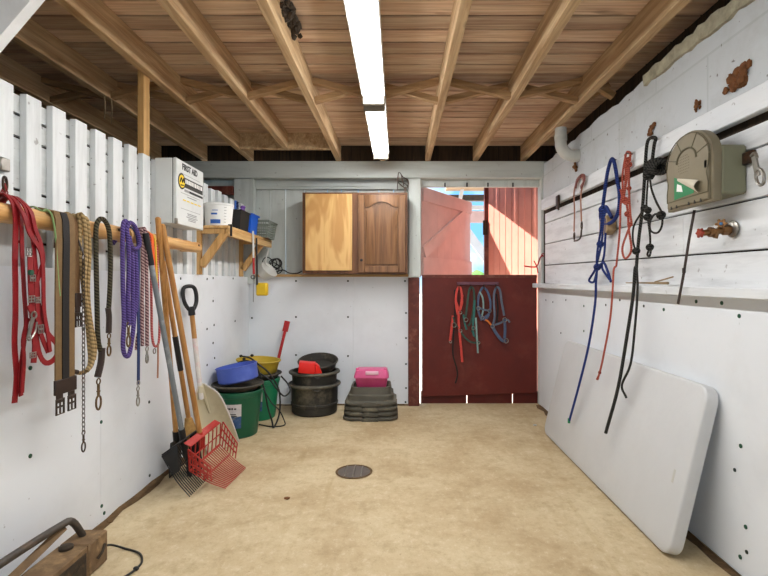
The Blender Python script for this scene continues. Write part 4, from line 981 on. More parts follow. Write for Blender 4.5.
m = MB(); m.prism(pts, (0, 0.011, 0), 0.008); m.build('raised_panel', 'cab_door', d)
m = MB(); m.lathe([(0.0, 0.0), (0.006, 0.0), (0.006, 0.012), (0.012, 0.016), (0.013, 0.024), (0.0, 0.028)], V((x0+0.035, 4.590, z0+0.115)), 14, Matrix.Rotation(math.radians(90), 3, 'X')); m.build('knob', 'ink', d)
m = MB(); m.tube([P(x, y, 4.78) for x, y in ((397.5, 190), (398.5, 172.5), (403, 177), (408, 180.5), (407, 188), (402, 186), (397.5, 181), (404, 183), (407.5, 186))], 0.0055, 6, 3)
m.tube([P(401, 174, 4.78), P(404, 186, 4.78)], 0.005, 6, 1); m.box(P(404.2, 0, 4.78).x, P(406.2, 0, 4.78).x, 4.76, 4.79, P(0, 192.6, 4.78).z, P(0, 187.5, 4.78).z)
tag(m.build('wire_hook', 'darksteel'), 'dark bent wire hook on the beam above the cupboard', 'hook')

# ------------------------------------------------------------------ buckets and pans in the back corner
def bucket(c, r0, r1, h, mat, label, a0, a1, lz0, lz1, group=None):
    c = V(c); t = thing('bucket', label, 'bucket', c, group)
    MB().lathe([(0.0, 0.0), (r0-0.008, 0.0), (r0, 0.008), (r1-0.006, h*0.88), (r1-0.002, h*0.885), (r1-0.002, h*0.95), (r1-0.008, h), (r1-0.016, h), (r0-0.012, 0.012), (0.0, 0.012)], c, 40).build('body', mat, t)
    MB().lathe([(r1-0.010, h-0.026), (r1+0.003, h-0.026), (r1+0.004, h-0.004), (r1, h), (r1-0.012, h)], c, 40, caps=False).build('rim', mat, t)
    rf = lambda z: r0+(r1-0.006-r0)*z/(h*0.88)
    mid = lz0+(lz1-lz0)*0.5
    MB().patch(c, rf, a0, a1, lz0, mid, 0.0015, 10, 3).build('label_picture', 'label_pic', t); lb = MB().patch(c, rf, a0, a1, mid, lz1, 0.0015, 10, 3).build('label_paper', 'label_white', t)
    m = MB(); rnd = random.Random(11); n = 5
    for k in range(n):
        u = a0+(a1-a0)*(0.2+0.6*k/n); m.patch(c, rf, u, u+(a1-a0)*rnd.uniform(0.07, 0.11), lz1-0.040, lz1-rnd.uniform(0.020, 0.03), 0.003, 2, 1)
    for zz in (0.074, 0.088): m.patch(c, rf, a0+(a1-a0)*0.25, a0+(a1-a0)*rnd.uniform(0.75, 0.9), lz1-zz-0.007, lz1-zz, 0.003, 4, 1)
    m.build('label_print', 'seam', lb)
    return t
def pan(c, r0, r1, h, mat, label, name, cat, tilt=0.0, tdir='Y', wall=0.012, group=None, bead=0.008):
    c = V(c); t = thing(name, label, cat, c, group); R = Matrix.Rotation(tilt, 3, tdir)
    MB().lathe([(0.0, 0.0), (r0-0.01, 0.0), (r0, 0.01), (r1-bead, h-bead*1.2), (r1-wall, h-bead), (r0-wall, 0.012+0.004), (0.0, 0.016)], c, 40, R).build('body', mat, t)
    m = MB(); n = 40; m.tube([c+R @ V((r1*math.cos(2*math.pi*k/n)*0.985, r1*math.sin(2*math.pi*k/n)*0.985, h-bead)) for k in range(n)], bead, 7, 1, True); m.build('rim', mat, t)
    return t
b1 = V((-1.283, 3.93, 0)); h1 = 0.36
bucket(b1, 0.150, 0.19, h1, 'green_bucket', 'dark green bucket with torn white label, nearest the shovel', math.radians(-118), math.radians(-64), 0.085, 0.275)
pan(b1+V((0.0, 0, h1+0.001)), 0.16, 0.198, 0.05, 'rubber', 'dusty black rubber pan on the dark green bucket', 'rubber_pan', 'pan')
pan(b1+V((0.006, 0.0, h1+0.067)), 0.155, 0.162, 0.125, 'blue_bowl', 'cornflower blue plastic bowl tipped over the dark green bucket', 'feed_bowl', 'bowl', math.radians(-9), 'Y', 0.006, None, 0.004)
b2 = V((-1.262, 4.42, 0)); h2 = 0.355
bucket(b2, 0.150, 0.19, h2, 'green_bucket2', 'mid green bucket standing behind, half hidden, under yellow pan', math.radians(-95), math.radians(-62), 0.09, 0.26)
pan(b2+V((0.005, 0, h2+0.001)), 0.165, 0.20, 0.05, 'rubber2', 'black rubber pan between the mid green bucket and yellow pan', 'rubber_pan', 'pan')
pan(b2+V((0.0, 0, h2+0.054)), 0.165, 0.192, 0.115, 'yellow_pan', 'dirty yellow feed pan on top of the mid green bucket', 'feed_pan', 'pan', math.radians(3), 'Y', 0.01)
# black cord over the buckets
m = MB(); cz = lambda px, py, Y: P(px, py, Y)
m.tube([cz(231, 368, 4.16), cz(240, 362, 4.15), cz(248, 361, 4.15), cz(256, 366, 4.14), cz(261, 378, 4.13), cz(265, 392, 4.12), cz(268, 408, 4.10), cz(272, 421, 4.08), V((-1.03, 4.06, 0.012)), cz(279, 415, 4.14), cz(280, 398, 4.16), cz(277, 385, 4.17), cz(268, 372, 4.17), cz(258, 364, 4.17), cz(250, 358, 4.19), cz(241, 356, 4.22)], 0.0075, 7, 5)
m.tube([cz(258, 372, 4.155), cz(270, 380, 4.15), cz(276, 388, 4.15), cz(284, 396, 4.16), cz(290, 391, 4.2), cz(288, 384, 4.25), cz(281, 376, 4.25)], 0.007, 7, 5)
m.tube([cz(263, 388, 4.11), cz(271, 402, 4.09), cz(279, 410, 4.1), cz(284, 420, 4.12), V((-0.96, 4.13, 0.009)), V((-1.06, 4.1, 0.008)), V((-1.18, 4.16, 0.008))], 0.0055, 6, 5)
for a, b in ((241, 356), (252, 355.5), (244, 359)): m.ball(cz(a, b, 4.22), 0.012, (1.3, 1, 1), 8)
tag(m.build('rubber_cable', 'cable'), 'black cord looped over the yellow pan and green buckets', 'cord')
# red paddle
t = thing('paddle', 'deep red flat paddle handle leaning on the back panel', 'paddle', (-0.95, 4.70, 0))
a, b = P(287, 323, 4.79), V((-1.26, 4.69, 0.004)); mid = vlerp(a, b, 0.45)
MB().strap([a, vlerp(a, b, 0.15), vlerp(a, b, 0.5)], 0.026, 0.014, (0, -1, 0.1)).build('shaft', 'red_handle', t)
MB().strap([a+(a-b).normalized()*0.02, vlerp(a, b, 0.1)], 0.052, 0.016, (0, -1, 0.1)).build('flat_end', 'red_handle', t)
MB().strap([vlerp(a, b, 0.5), b], 0.02, 0.014, (0, -1, 0.1)).build('lower_shaft', 'red_handle', t)
# big black tubs
c = V((-0.783, 4.60, 0))
def bigtub(c, r0, r1, h, label, tilt=0, rib=True):
    c = V(c); t = thing('rubber_tub', label, 'tub', c, 'nested black rubber tubs'); R = Matrix.Rotation(tilt, 3, 'X')
    pr = [(0.0, 0.0), (r0-0.015, 0.0), (r0, 0.015), (r0+0.003, h*0.28), (r0+0.011, h*0.30), (r0+0.011, h*0.36), (r0+0.005, h*0.38), (r1-0.016, h*0.86), (r1-0.004, h*0.87), (r1, h*0.90), (r1, h*0.98), (r1-0.006, h), (r1-0.02, h), (r1-0.026, h*0.9), (r0-0.018, 0.018), (0.0, 0.018)]
    MB().lathe(pr, c, 44, R).build('body', 'rubber2', t)
    m = MB(); n = 40; m.tube([c+R @ V(((r1+0.001)*math.cos(2*math.pi*k/n), (r1+0.001)*math.sin(2*math.pi*k/n), h*0.945)) for k in range(n)], 0.0125, 8, 1, True); m.build('rim', 'rubber3', t)
    for a in (-75, 105):
        a = math.radians(a); u = V((math.cos(a), math.sin(a), 0)); s = V((-u.y, u.x, 0)); m = MB()
        m.tube([c+R @ (u*(r1-0.004)+s*0.035+V((0, 0, h*0.9))), c+R @ (u*(r1+0.008)+V((0, 0, h*0.84))), c+R @ (u*(r1-0.004)-s*0.035+V((0, 0, h*0.9)))], 0.008, 7, 4); m.build('grip', 'rubber2', t)
    return t
bigtub(c, 0.208, 0.232, 0.285, 'big black rubber tub at the bottom, standing on the floor')
bigtub(c+V((0.0, 0, 0.150)), 0.196, 0.225, 0.245, 'dusty black rubber tub nested in the bottom one')
pan(c+V((0.03, 0.03, 0.405)), 0.16, 0.185, 0.085, 'rubber2', 'shallow black rubber pan tilted on top of the tubs', 'rubber_pan', 'pan', math.radians(14), 'X', 0.01)
t = thing('scoop_box', 'bright red plastic scoop lying in the black tubs', 'scoop', (-0.80, 4.42, 0.40))
a = V((-0.81, 4.43, 0.398)); R = Matrix.Rotation(math.radians(9), 3, 'Z') @ Matrix.Rotation(math.radians(6), 3, 'Y')
def rb(x0, x1, y0, y1, z0, z1): return [a+R @ V(p) for p in ((x0, y0, z0), (x1, y0, z0), (x1, y1, z0), (x0, y1, z0), (x0, y0, z1), (x1, y0, z1), (x1, y1, z1), (x0, y1, z1))]
MB().hexa(rb(-0.09, 0.055, -0.06, 0.07, 0.0, 0.095), 0.006, 2).build('body', 'red_scoop', t)
MB().hexa([a+R @ V(p) for p in ((0.057, -0.05, 0.0), (0.125, -0.03, 0.0), (0.125, 0.05, 0.0), (0.057, 0.06, 0.0), (0.057, -0.05, 0.09), (0.09, -0.03, 0.07), (0.09, 0.05, 0.07), (0.057, 0.06, 0.09))], 0.004).build('mouth_lip', 'red_scoop', t)
# stack of square rubber pans
def rsq(c, hx, hy, r, z, n=6):
    out = []
    for sx, sy, a0 in ((1, -1, -90), (1, 1, 0), (-1, 1, 90), (-1, -1, 180)):
        for k in range(n+1):
            a = math.radians(a0+90*k/n); out.append(V((c.x+sx*(hx-r)+r*math.cos(a), c.y+sy*(hy-r)+r*math.sin(a), z)))
    return out
c = V((-0.245, 4.50, 0))
names = ('grey black square rubber pan, lowest of the stack', 'grey black square rubber pan, second from the floor', 'grey black square rubber pan, third from the floor', 'square rubber pan on top of the stack, holding the pink box')
for i, lb in enumerate(names):
    z = 0.043*i; t = thing('square_pan', lb, 'pan', c+V((0, 0, z)), 'stacked square rubber pans'); s = 0.243-0.004*i
    m = MB(); m.loft([rsq(c, s-0.02, s*0.95-0.02, 0.09, z+0.001), rsq(c, s, s*0.95, 0.10, z+0.010), rsq(c, s, s*0.95, 0.10, z+0.026), rsq(c, s-0.026, s*0.95-0.026, 0.09, z+0.041), rsq(c, s-0.030, s*0.95-0.03, 0.08, z+0.085), rsq(c, s-0.045, s*0.95-0.045, 0.07, z+0.095), rsq(c, s-0.055, s*0.95-0.055, 0.06, z+0.155), rsq(c, s-0.075, s*0.95-0.075, 0.05, z+0.155), rsq(c, s-0.085, s*0.95-0.085, 0.05, z+0.10 if i == 3 else z+0.13)])
    m.build('body', 'rubber3', t)
    m = MB(); y = c.y-s*0.95
    m.prism([V((c.x-0.075, y+0.004, z+0.002)), V((c.x-0.05, y+0.004, z+0.036)), V((c.x+0.05, y+0.004, z+0.036)), V((c.x+0.075, y+0.004, z+0.002))], (0, -0.016, 0), 0.003); m.build('notch_lug', 'rubber3', t)
# pink box
t = thing('plastic_box', 'translucent pink lidded box with pale handle on the rubber pans', 'box', (c.x, c.y, 0.23))
z0 = 0.231; cc = V((P(371.5, 0, 4.42).x, 4.48, 0))
m = MB(); m.loft([rsq(cc, 0.125, 0.08, 0.02, z0), rsq(cc, 0.148, 0.098, 0.025, z0+0.125)]); m.build('body', 'pink', t)
m = MB(); m.loft([rsq(cc, 0.156, 0.106, 0.028, z0+0.126), rsq(cc, 0.156, 0.106, 0.028, z0+0.142), rsq(cc, 0.140, 0.09, 0.02, z0+0.192), rsq(cc, 0.13, 0.08, 0.02, z0+0.198)]); m.build('lid', 'pink_lid', t)
MB().box(cc.x-0.052, cc.x+0.065, 4.367, 4.383, z0+0.158, z0+0.19, 0.006, 2).build('handle', 'pink_white', t)
m = MB()
for s in (-1, 1): m.box(cc.x+s*0.125-0.015, cc.x+s*0.125+0.015, 4.40, 4.43, z0+0.185, z0+0.212, 0.004)
m.build('lid_tab', 'pink_lid', t)
m = MB(); m.prism([V((cc.x-0.05, 4.388, z0+0.12)), V((cc.x+0.05, 4.388, z0+0.12)), V((cc.x+0.02, 4.398, z0+0.05)), V((cc.x-0.02, 4.398, z0+0.05))], (0, -0.004, 0)); m.build('front_emboss', 'pink', t)

# ------------------------------------------------------------------ halters on the door
t = thing('halter_rack', 'dusty purple bar with four hooks on the red door', 'rack', (0.785, 4.87, 1.2))
a, b = P(457, 283.5, 4.87), P(498.5, 283.5, 4.87)
MB().box(a.x, b.x, 4.862, 4.884, 1.19, 1.22, 0.003).build('bar', 'rack', t)
HY = 4.85
for px in (459, 471, 484, 496): MB().tube([P(px, 284, 4.862), P(px, 285.5, 4.845), P(px, 289, 4.835), P(px, 288.5, 4.828), P(px, 286.5, 4.824)], 0.004, 6, 3).build('hook', 'darksteel', t)
def hpt(x, y): return (440+x/4.8, 275+y/4.8)
def halter(label, base, straps, rings, tabs=()):
    t = thing('halter', label, 'halter', P(*base, HY), 'halters on the door rack')
    for i, (mat, w, pts, yy) in enumerate(straps): MB().strap([P(*hpt(*p), yy) for p in pts], w*0.85, 0.005, (0, -1, 0.02)).build('strap', mat, t)
    for x, y, r in rings: MB().torus(P(*hpt(x, y), 4.832), r, 0.0035, (0.2, -1, 0), 14, 6).build('ring', 'steel', t)
    return t
halter('coral red halter with a black lead rope on the door rack', (458, 300), [
    ('halter_red', 0.026, [(85, 190), (76, 130), (80, 80), (92, 58), (103, 78), (106, 130), (98, 160)], 4.845),
    ('halter_red', 0.026, [(108, 95), (100, 150), (90, 195), (92, 260), (100, 340), (107, 418)], 4.838),
    ('halter_red', 0.026, [(62, 195), (56, 250), (48, 318)], 4.84), ('halter_red', 0.022, [(76, 125), (90, 160), (102, 165)], 4.843),
    ('halter_green', 0.018, [(62, 200), (75, 240), (92, 250)], 4.838),
    ('black_web', 0.016, [(68, 235), (64, 300), (62, 380), (78, 440), (84, 480), (74, 520)], 4.833), ('black_web', 0.016, [(70, 70), (72, 180), (66, 240)], 4.848)], [(68, 240, 0.022), (50, 320, 0.012), (98, 180, 0.014)])
halter('dark green halter with a pale teal strap, second on the rack', (472, 300), [
    ('halter_green', 0.024, [(122, 210), (132, 130), (138, 80), (150, 58), (163, 80), (162, 150), (150, 220), (135, 245)], 4.845),
    ('halter_teal', 0.024, [(166, 120), (164, 180), (158, 250), (163, 295)], 4.838), ('halter_pale', 0.020, [(172, 205), (176, 280), (182, 375)], 4.834),
    ('halter_green', 0.022, [(95, 265), (120, 300), (150, 322), (188, 326)], 4.84), ('halter_teal', 0.02, [(112, 190), (118, 230), (128, 262)], 4.841), ('halter_green', 0.02, [(150, 265), (165, 290), (190, 330)], 4.842)],
    [(125, 215, 0.02), (160, 255, 0.018), (185, 325, 0.014), (98, 268, 0.016)])
halter('grey blue halter with an orange tab, third on the rack', (483, 295), [
    ('halter_blue', 0.024, [(200, 218), (184, 170), (184, 110), (196, 72), (208, 58)], 4.845), ('halter_blue', 0.024, [(208, 58), (228, 80), (242, 130), (238, 180), (212, 205)], 4.842),
    ('halter_grey', 0.022, [(180, 150), (205, 165), (240, 172)], 4.838), ('halter_pale', 0.018, [(190, 80), (205, 110), (208, 160), (200, 200)], 4.84), ('halter_blue', 0.022, [(195, 195), (215, 215), (236, 190)], 4.836), ('orange_bit', 0.018, [(216, 215), (230, 222), (246, 240)], 4.834)],
    [(184, 160, 0.018), (238, 172, 0.018), (204, 205, 0.016)])
halter('slate blue halter with brass ringed noseband nearest the jamb', (497, 300), [
    ('halter_grey', 0.024, [(252, 245), (262, 200), (258, 120), (262, 80), (274, 58), (288, 75), (296, 130), (308, 195)], 4.845),
    ('halter_blue', 0.034, [(250, 245), (270, 280), (296, 312), (318, 318)], 4.836), ('halter_blue', 0.03, [(310, 210), (312, 260), (310, 305)], 4.838), ('halter_grey', 0.022, [(262, 240), (290, 230), (310, 215)], 4.842), ('halter_grey', 0.02, [(310, 215), (325, 215), (335, 228)], 4.84), ('black_web', 0.016, [(270, 90), (278, 160), (272, 230)], 4.848)],
    [(311, 215, 0.021), (318, 316, 0.022), (252, 246, 0.018)])

# ------------------------------------------------------------------ right wall: folding table
t = thing('folding_table', 'white plastic folding table top leaning against the right wall', 'table', (1.2, 3.0, 0))
th = 0.055; up = V((0.2357, 0, 0.972)).normalized(); nrm = V((-up.z, 0, up.x)); yv = V((0, -1, 0))
O = V((1.164, 3.935, 0.0142)); Lt, Wt, cr = 1.82, 0.762, 0.07
outl = []
for cx, cy, a0 in ((Lt-cr, cr, -90), (Lt-cr, Wt-cr, 0), (cr, Wt-cr, 90), (cr, cr, 180)):
    for k in range(9):
        a = math.radians(a0+90*k/8); outl.append((cx+cr*math.cos(a), cy+cr*math.sin(a)))
def tp(u, v, d): return O+yv*u+up*v-nrm*d
m = MB(); rings = []
for d, ins in ((0.0, 0.008), (0.003, 0.003), (0.008, 0.0), (th, 0.0)):
    rings.append([tp(Lt/2+(u-Lt/2)*(1-ins/(Lt/2)), Wt/2+(v-Wt/2)*(1-ins/(Wt/2)), d) for u, v in outl])
m.loft(rings); m.build('table_top', 'table', t)
MB().hexa([tp(Lt-0.10, 0.30, -0.0008), tp(Lt-0.085, 0.30, -0.0008), tp(Lt-0.085, 0.36, -0.0008), tp(Lt-0.10, 0.36, -0.0008), tp(Lt-0.10, 0.30, 0.002), tp(Lt-0.085, 0.30, 0.002), tp(Lt-0.085, 0.36, 0.002), tp(Lt-0.10, 0.36, 0.002)]).build('moulded_mark', 'pvc', t)
for u in (0.35, Lt-0.35): MB().tube([tp(u, 0.10, th+0.013), tp(u, Wt-0.26, th+0.013)], 0.0125, 8, 1).build('folded_leg', 'steel', t)

# ------------------------------------------------------------------ right wall: rope halters
def rq(lst, X): return [PX(a, b, X) for a, b in lst]
def c6(lst): return [(550+x/3.84, 140+y/3.84) for x, y in lst]
def cb(lst): return [(590+x/4.11, 130+y/4.11) for x, y in lst]
def c7(lst): return [(560+x/3.2, 270+y/3.2) for x, y in lst]
def nail(p, t):
    MB().tube([V((1.372, p.y, p.z-0.004)), V((1.335, p.y, p.z+0.002))], 0.004, 6, 1).build('nail', 'darksteel', t)
def knot(m, px, py, X, r): 
    p = PX(px, py, X); m.ball(p, r, (0.8, 1.1, 0.9), 9); m.torus(p, r*0.9, r*0.42, (0.4, 1, 0.5), 12, 6); m.torus(p, r*0.9, r*0.42, (0.7, -0.6, 0.7), 12, 6)
# leather headstall
t = thing('bridle_cheek', 'small tan leather cheekpieces with bit rings beside the pipe', 'bridle', PX(580, 200, 1.36))
m = MB(); m.strap(rq(c6([(92, 352), (94, 270), (92, 200), (105, 158), (122, 138)]), 1.36), 0.018, 0.005, (-1, 0, 0)); m.strap(rq(c6([(122, 138), (128, 160), (118, 215), (121, 312)]), 1.355), 0.018, 0.005, (-1, 0, 0)); m.build('cheek_strap', 'tan_leather', t)
m = MB(); m.strap(rq(c6([(98, 185), (104, 155), (122, 136), (132, 142), (128, 165), (118, 182)]), 1.348), 0.024, 0.008, (-1, 0, 0)); m.build('crown_strap', 'red_leather', t)
for x, y, r in ((93, 369, 0.028), (122, 329, 0.03)): MB().torus(PX(*c6([(x, y)])[0], 1.355), r, 0.0045, (-1, 0.2, 0)).build('bit_ring', 'darksteel', t)
MB().tube(rq(c6([(93, 388), (108, 384), (118, 372), (121, 345)]), 1.352), 0.006, 7, 3).build('bit', 'darksteel', t)
MB().tube([V((1.372, PX(581, 176, 1.36).y, PX(581, 176, 1.36).z)), PX(581, 175.5, 1.345)], 0.005, 6, 1).build('nail', 'darksteel', t)
# blue rope halter
t = thing('rope_halter', 'navy blue rope halter with a long tail, nearest the door', 'rope halter', PX(607, 240, 1.35))
m = MB(); r = 0.0098
m.tube(rq(c6([(200, 275), (208, 215), (218, 140), (228, 95), (238, 72), (248, 92), (258, 150), (267, 215), (262, 275), (242, 312), (214, 322), (195, 300), (197, 265), (214, 256), (225, 275), (237, 298)]), 1.345), r*1.15, 9, 5)
m.tube(rq(c6([(212, 262), (206, 330), (197, 400), (186, 450), (172, 500), (150, 538), (168, 545), (180, 505)]), 1.335), r*0.8, 8, 5)
m.tube(rq(c6([(202, 275), (196, 340), (186, 400), (180, 450), (182, 490), (205, 470), (222, 505), (234, 545)]), 1.33), r*0.8, 8, 5)
m.tube(rq(c6([(216, 300), (212, 380), (208, 440), (200, 490), (228, 535)]), 1.34), r*0.75, 8, 5)
for x, y, k in ((193, 400, 0.019), (182, 488, 0.02), (205, 268, 0.024)): knot(m, *c6([(x, y)])[0], 1.335, k)
m.build('rope', 'blue_rope', t)
tl = [PX(*c6([(180, 500)])[0], 1.325), PX(*c6([(178, 530)])[0], 1.312)]+[PX(*c7([p])[0], X) for p, X in (((115, 40), 1.305), ((112, 110), 1.295), ((92, 240), 1.27), ((60, 372), 1.225), ((29, 485), 1.185))]
m = MB(); m.tube(tl, r*0.85, 8, 5); m.build('tail', 'blue_rope', t)
MB().tube([tl[-1]+V((0, 0, 0.022)), tl[-1]-V((0, 0, 0.01))], r*1.0, 8, 1).build('green_tip', 'green_sticker', t)
nail(PX(*c6([(238, 74)])[0], 1.345), t)
# coral rope halter
t = thing('rope_halter', 'coral red rope halter hanging between the blue and black ones', 'rope halter', PX(625, 220, 1.35))
m = MB(); r = 0.0062
m.tube(rq(cb([(108, 560), (122, 420), (126, 310), (134, 250), (134, 180), (148, 100), (158, 90), (166, 100), (160, 150), (161, 270), (166, 350), (170, 385), (158, 410), (134, 480), (138, 520), (152, 525), (170, 490), (160, 410), (156, 345), (148, 290), (140, 275), (152, 190), (156, 120)]), 1.345), r, 8, 5)
m.tube(rq(cb([(126, 245), (140, 300), (156, 300), (160, 275)]), 1.338), r, 8, 4); m.tube(rq(cb([(145, 100), (146, 190), (142, 260)]), 1.34), r, 8, 4)
for x, y, k in ((157, 122, 0.013), (160, 143, 0.014), (140, 288, 0.017), (154, 345, 0.014), (164, 388, 0.012), (160, 240, 0.011)): knot(m, *cb([(x, y)])[0], 1.342, k)
m.build('rope', 'coral_rope', t)
tl = [PX(*cb([(108, 560)])[0], 1.335)]+[PX(*c7([p])[0], X) for p, X in (((172, 0), 1.32), ((168, 70), 1.305), ((160, 160), 1.29), ((140, 270), 1.27), ((127, 328), 1.26), ((118, 350), 1.255))]
m = MB(); m.tube(tl, r, 8, 5); m.tube([tl[-2], tl[-2]+V((0, 0.02, -0.035)), tl[-2]+V((0, 0.03, -0.05))], r*0.8, 7, 3); m.ball(tl[-2], 0.011, (1, 1, 1), 8); m.build('tail', 'coral_rope', t)
nail(PX(*cb([(157, 96)])[0], 1.345), t)
# black rope halter
t = thing('rope_halter', 'black rope halter with a big coiled knot and two tails', 'rope halter', PX(645, 210, 1.35))
m = MB(); r = 0.0088
m.tube(rq(cb([(190, 570), (200, 450), (215, 330), (224, 200), (234, 60), (252, 32), (270, 34), (264, 60), (256, 120), (246, 180)]), 1.345), r, 9, 5)
m.tube(rq(cb([(246, 190), (252, 240), (272, 295), (294, 340), (296, 390), (278, 422), (250, 415), (246, 380), (264, 348), (288, 346)]), 1.338), r*0.62, 8, 5)
m.tube(rq(cb([(238, 200), (232, 310), (240, 380), (247, 440), (246, 480), (236, 510), (244, 518), (250, 495), (244, 470)]), 1.335), r*0.62, 8, 5)
m.tube(rq(cb([(224, 325), (205, 350), (180, 395), (176, 450), (186, 490), (200, 500)]), 1.335), r*0.62, 8, 5)
for x, y, k in ((242, 185, 0.024), (237, 358, 0.017), (292, 350, 0.018), (246, 482, 0.016), (190, 498, 0.017), (224, 322, 0.016), (238, 330, 0.015)): knot(m, *cb([(x, y)])[0], 1.336, k)
m.build('rope', 'black_rope', t)
m = MB()
for k in range(6):
    p = PX(*cb([(262+k*6, 145+(k % 2)*10)])[0], 1.335); m.torus(p, 0.030, 0.0095, (0.4, 1, -0.2+0.15*k), 16, 7)
m.ball(PX(*cb([(272, 152)])[0], 1.338), 0.028, (0.8, 1.2, 1), 9); m.build('coiled_knot', 'black_rope', t)
tl = [PX(*cb([(192, 560)])[0], 1.335)]+[PX(*c7([p])[0], X) for p, X in (((240, 0), 1.322), ((234, 80), 1.308), ((216, 200), 1.28), ((186, 375), 1.235), ((146, 522), 1.19))]
m = MB(); m.tube(tl, r*1.05, 9, 5); m.build('tail', 'black_rope', t)
tl = [PX(*c7([p])[0], X) for p, X in (((244, -30), 1.334), ((248, 60), 1.316), ((240, 180), 1.292), ((226, 300), 1.265), ((198, 368), 1.25), ((212, 408), 1.25))]
m = MB(); m.tube(tl, r*0.75, 8, 5); m.build('tail', 'black_rope', t)
nail(PX(*cb([(256, 36)])[0], 1.345), t)

# ------------------------------------------------------------------ arched box
t = thing('control_box', 'tan arched plastic box with green sticker on the plank wall', 'box', (1.33, 2.15, 1.53))
x0, x1 = 1.265, 1.30
ya, yb = 1.965, 2.300; yc = (ya+yb)/2; zb0 = 1.535; Hh = 0.325; w2 = (yb-ya)/2
def archpts(s, x, zo=0.0):
    out = [V((x, yc-w2*s, zb0+zo)), V((x, yc+w2*s, zb0+zo))]
    for k in range(25):
        a = math.pi*k/24; out.append(V((x, yc+w2*s*math.cos(a), zb0+Hh-w2*0.80+w2*0.80*s*math.sin(a)-(1-s)*0.1*0)))
    return out
m = MB(); m.prism(archpts(1.0, x1), (x0-x1, 0, 0), 0.008); m.build('cover_rim', 'box_tan', t)
m = MB(); m.prism(archpts(0.90, x0+0.002, 0.012), (-0.012, 0, 0), 0.004); fc = m.build('cover_face', 'box_tan', t)
MB().box(x1-0.004, 1.399, 1.962, 2.28, 1.562, 1.76, 0.008).build('back_body', 'box_tan2', t)
fxx = x0-0.0105
m = MB(); cz0 = zb0+0.20
for ang in (18, 62, 118, 162):
    a = math.radians(ang); m.tube([V((fxx, yc+0.075*math.cos(a), cz0+0.07*math.sin(a)*0.7)), V((fxx, yc+0.158*math.cos(a), cz0+0.115*math.sin(a)))], 0.0022, 5, 1)
m.tube([V((fxx, yc+0.16*math.cos(math.pi*k/12), cz0+0.116*math.sin(math.pi*k/12))) for k in range(13)], 0.0022, 5, 1)
m.tube([V((fxx, yc+0.072*math.cos(math.pi*k/12), cz0+0.055*math.sin(math.pi*k/12))) for k in range(13)], 0.005, 6, 1)
m.tube([V((fxx, yc+s*u, zb0+v)) for s, u, v in ((1, 0.155, 0.195), (1, 0.15, 0.15), (1, 0.14, 0.12), (1, 0.15, 0.08), (1, 0.15, 0.04), (-1, 0.15, 0.04), (-1, 0.15, 0.08), (-1, 0.14, 0.12), (-1, 0.15, 0.15), (-1, 0.155, 0.195))], 0.0025, 5, 1)
m.build('raised_lines', 'box_shade', fc)
m = MB()
for i in range(9):
    for j in range(8):
        y, z = -0.05+0.0125*i, 0.012*j
        if (y*y+(z-0.035)**2) < 0.0024: m.ball((fxx+0.0008, yc+0.02+y, zb0+0.155+z), 0.0022, (1, 1, 1), 5)
m.build('speaker_holes', 'box_shade', fc)
MB().prism([V((fxx+0.001, yc+0.092, zb0+0.045)), V((fxx+0.001, yc-0.055, zb0+0.052)), V((fxx+0.001, yc-0.055, zb0+0.085)), V((fxx+0.001, yc+0.092, zb0+0.148))], (-0.002, 0, 0)).build('green_sticker', 'green_sticker', t)
MB().prism([V((fxx-0.001, yc+0.07, zb0+0.08)), V((fxx-0.001, yc+0.025, zb0+0.07)), V((fxx-0.001, yc+0.035, zb0+0.10)), V((fxx-0.001, yc+0.065, zb0+0.112))], (-0.0018, 0, 0)).build('sticker_mark', 'white_ink', t)
rows = []
for i in range(8):
    f = i/7; y = yc+0.065-0.165*f; lift = 0.003+0.024*f**2; h = 0.012+0.042*f
    z = zb0+0.132-0.062*f
    rows.append([V((fxx-lift*(0.3+0.7*math.sin(math.pi*k/6)), y, z-h*0.5+h*k/6)) for k in range(7)])
m = MB(); m.loft(rows, False); m.build('curled_paper', 'paper', t)
m = MB()
for f in (-0.7, -0.45, 0.1, 0.35, 0.6): m.box(fxx-0.001, fxx+0.003, yc-w2*f-0.004, yc-w2*f+0.004, zb0+0.006, zb0+0.02)
m.box(x0-0.010, x0+0.001, ya+0.028, ya+0.044, zb0+0.14, zb0+0.17); m.build('slot', 'seam', t)
MB().strap([PX(694.5, 210, 1.33), PX(689, 240, 1.325), PX(684, 272, 1.32), PX(678, 304, 1.31)], 0.012, 0.004, (-1, -0.3, 0)).tube([PX(684, 268, 1.32), PX(684, 273, 1.32)], 0.008, 6, 1).build('hanging_strap', 'dark_leather', t)
# spigot
t = thing('water_tap', 'corroded brass tap with two knobs below the arched box', 'tap', PX(722, 232, 1.38))
a, b = PX(735, 229, 1.40), PX(703, 233, 1.29)
m = MB(); m.tube([a, vlerp(a, b, 0.5), b], 0.013, 10, 1); m.tube([vlerp(a, b, 0.55), vlerp(a, b, 0.62)-V((0, 0, 0.028))], 0.010, 8, 1); m.lathe([(0.021, -0.015), (0.021, 0.015)], vlerp(a, b, 0.28), 6, Matrix.Rotation(math.radians(90), 3, 'Y')); m.lathe([(0.021, -0.01), (0.021, 0.01)], vlerp(a, b, 0.75), 6, Matrix.Rotation(math.radians(90), 3, 'Y')); m.build('body', 'brass', t)
MB().lathe([(0, 0), (0.034, 0), (0.036, 0.008), (0.03, 0.012), (0, 0.012)], (1.395, a.y, a.z), 18, Matrix.Rotation(math.radians(-90), 3, 'Y')).build('wall_flange', 'steel', t)
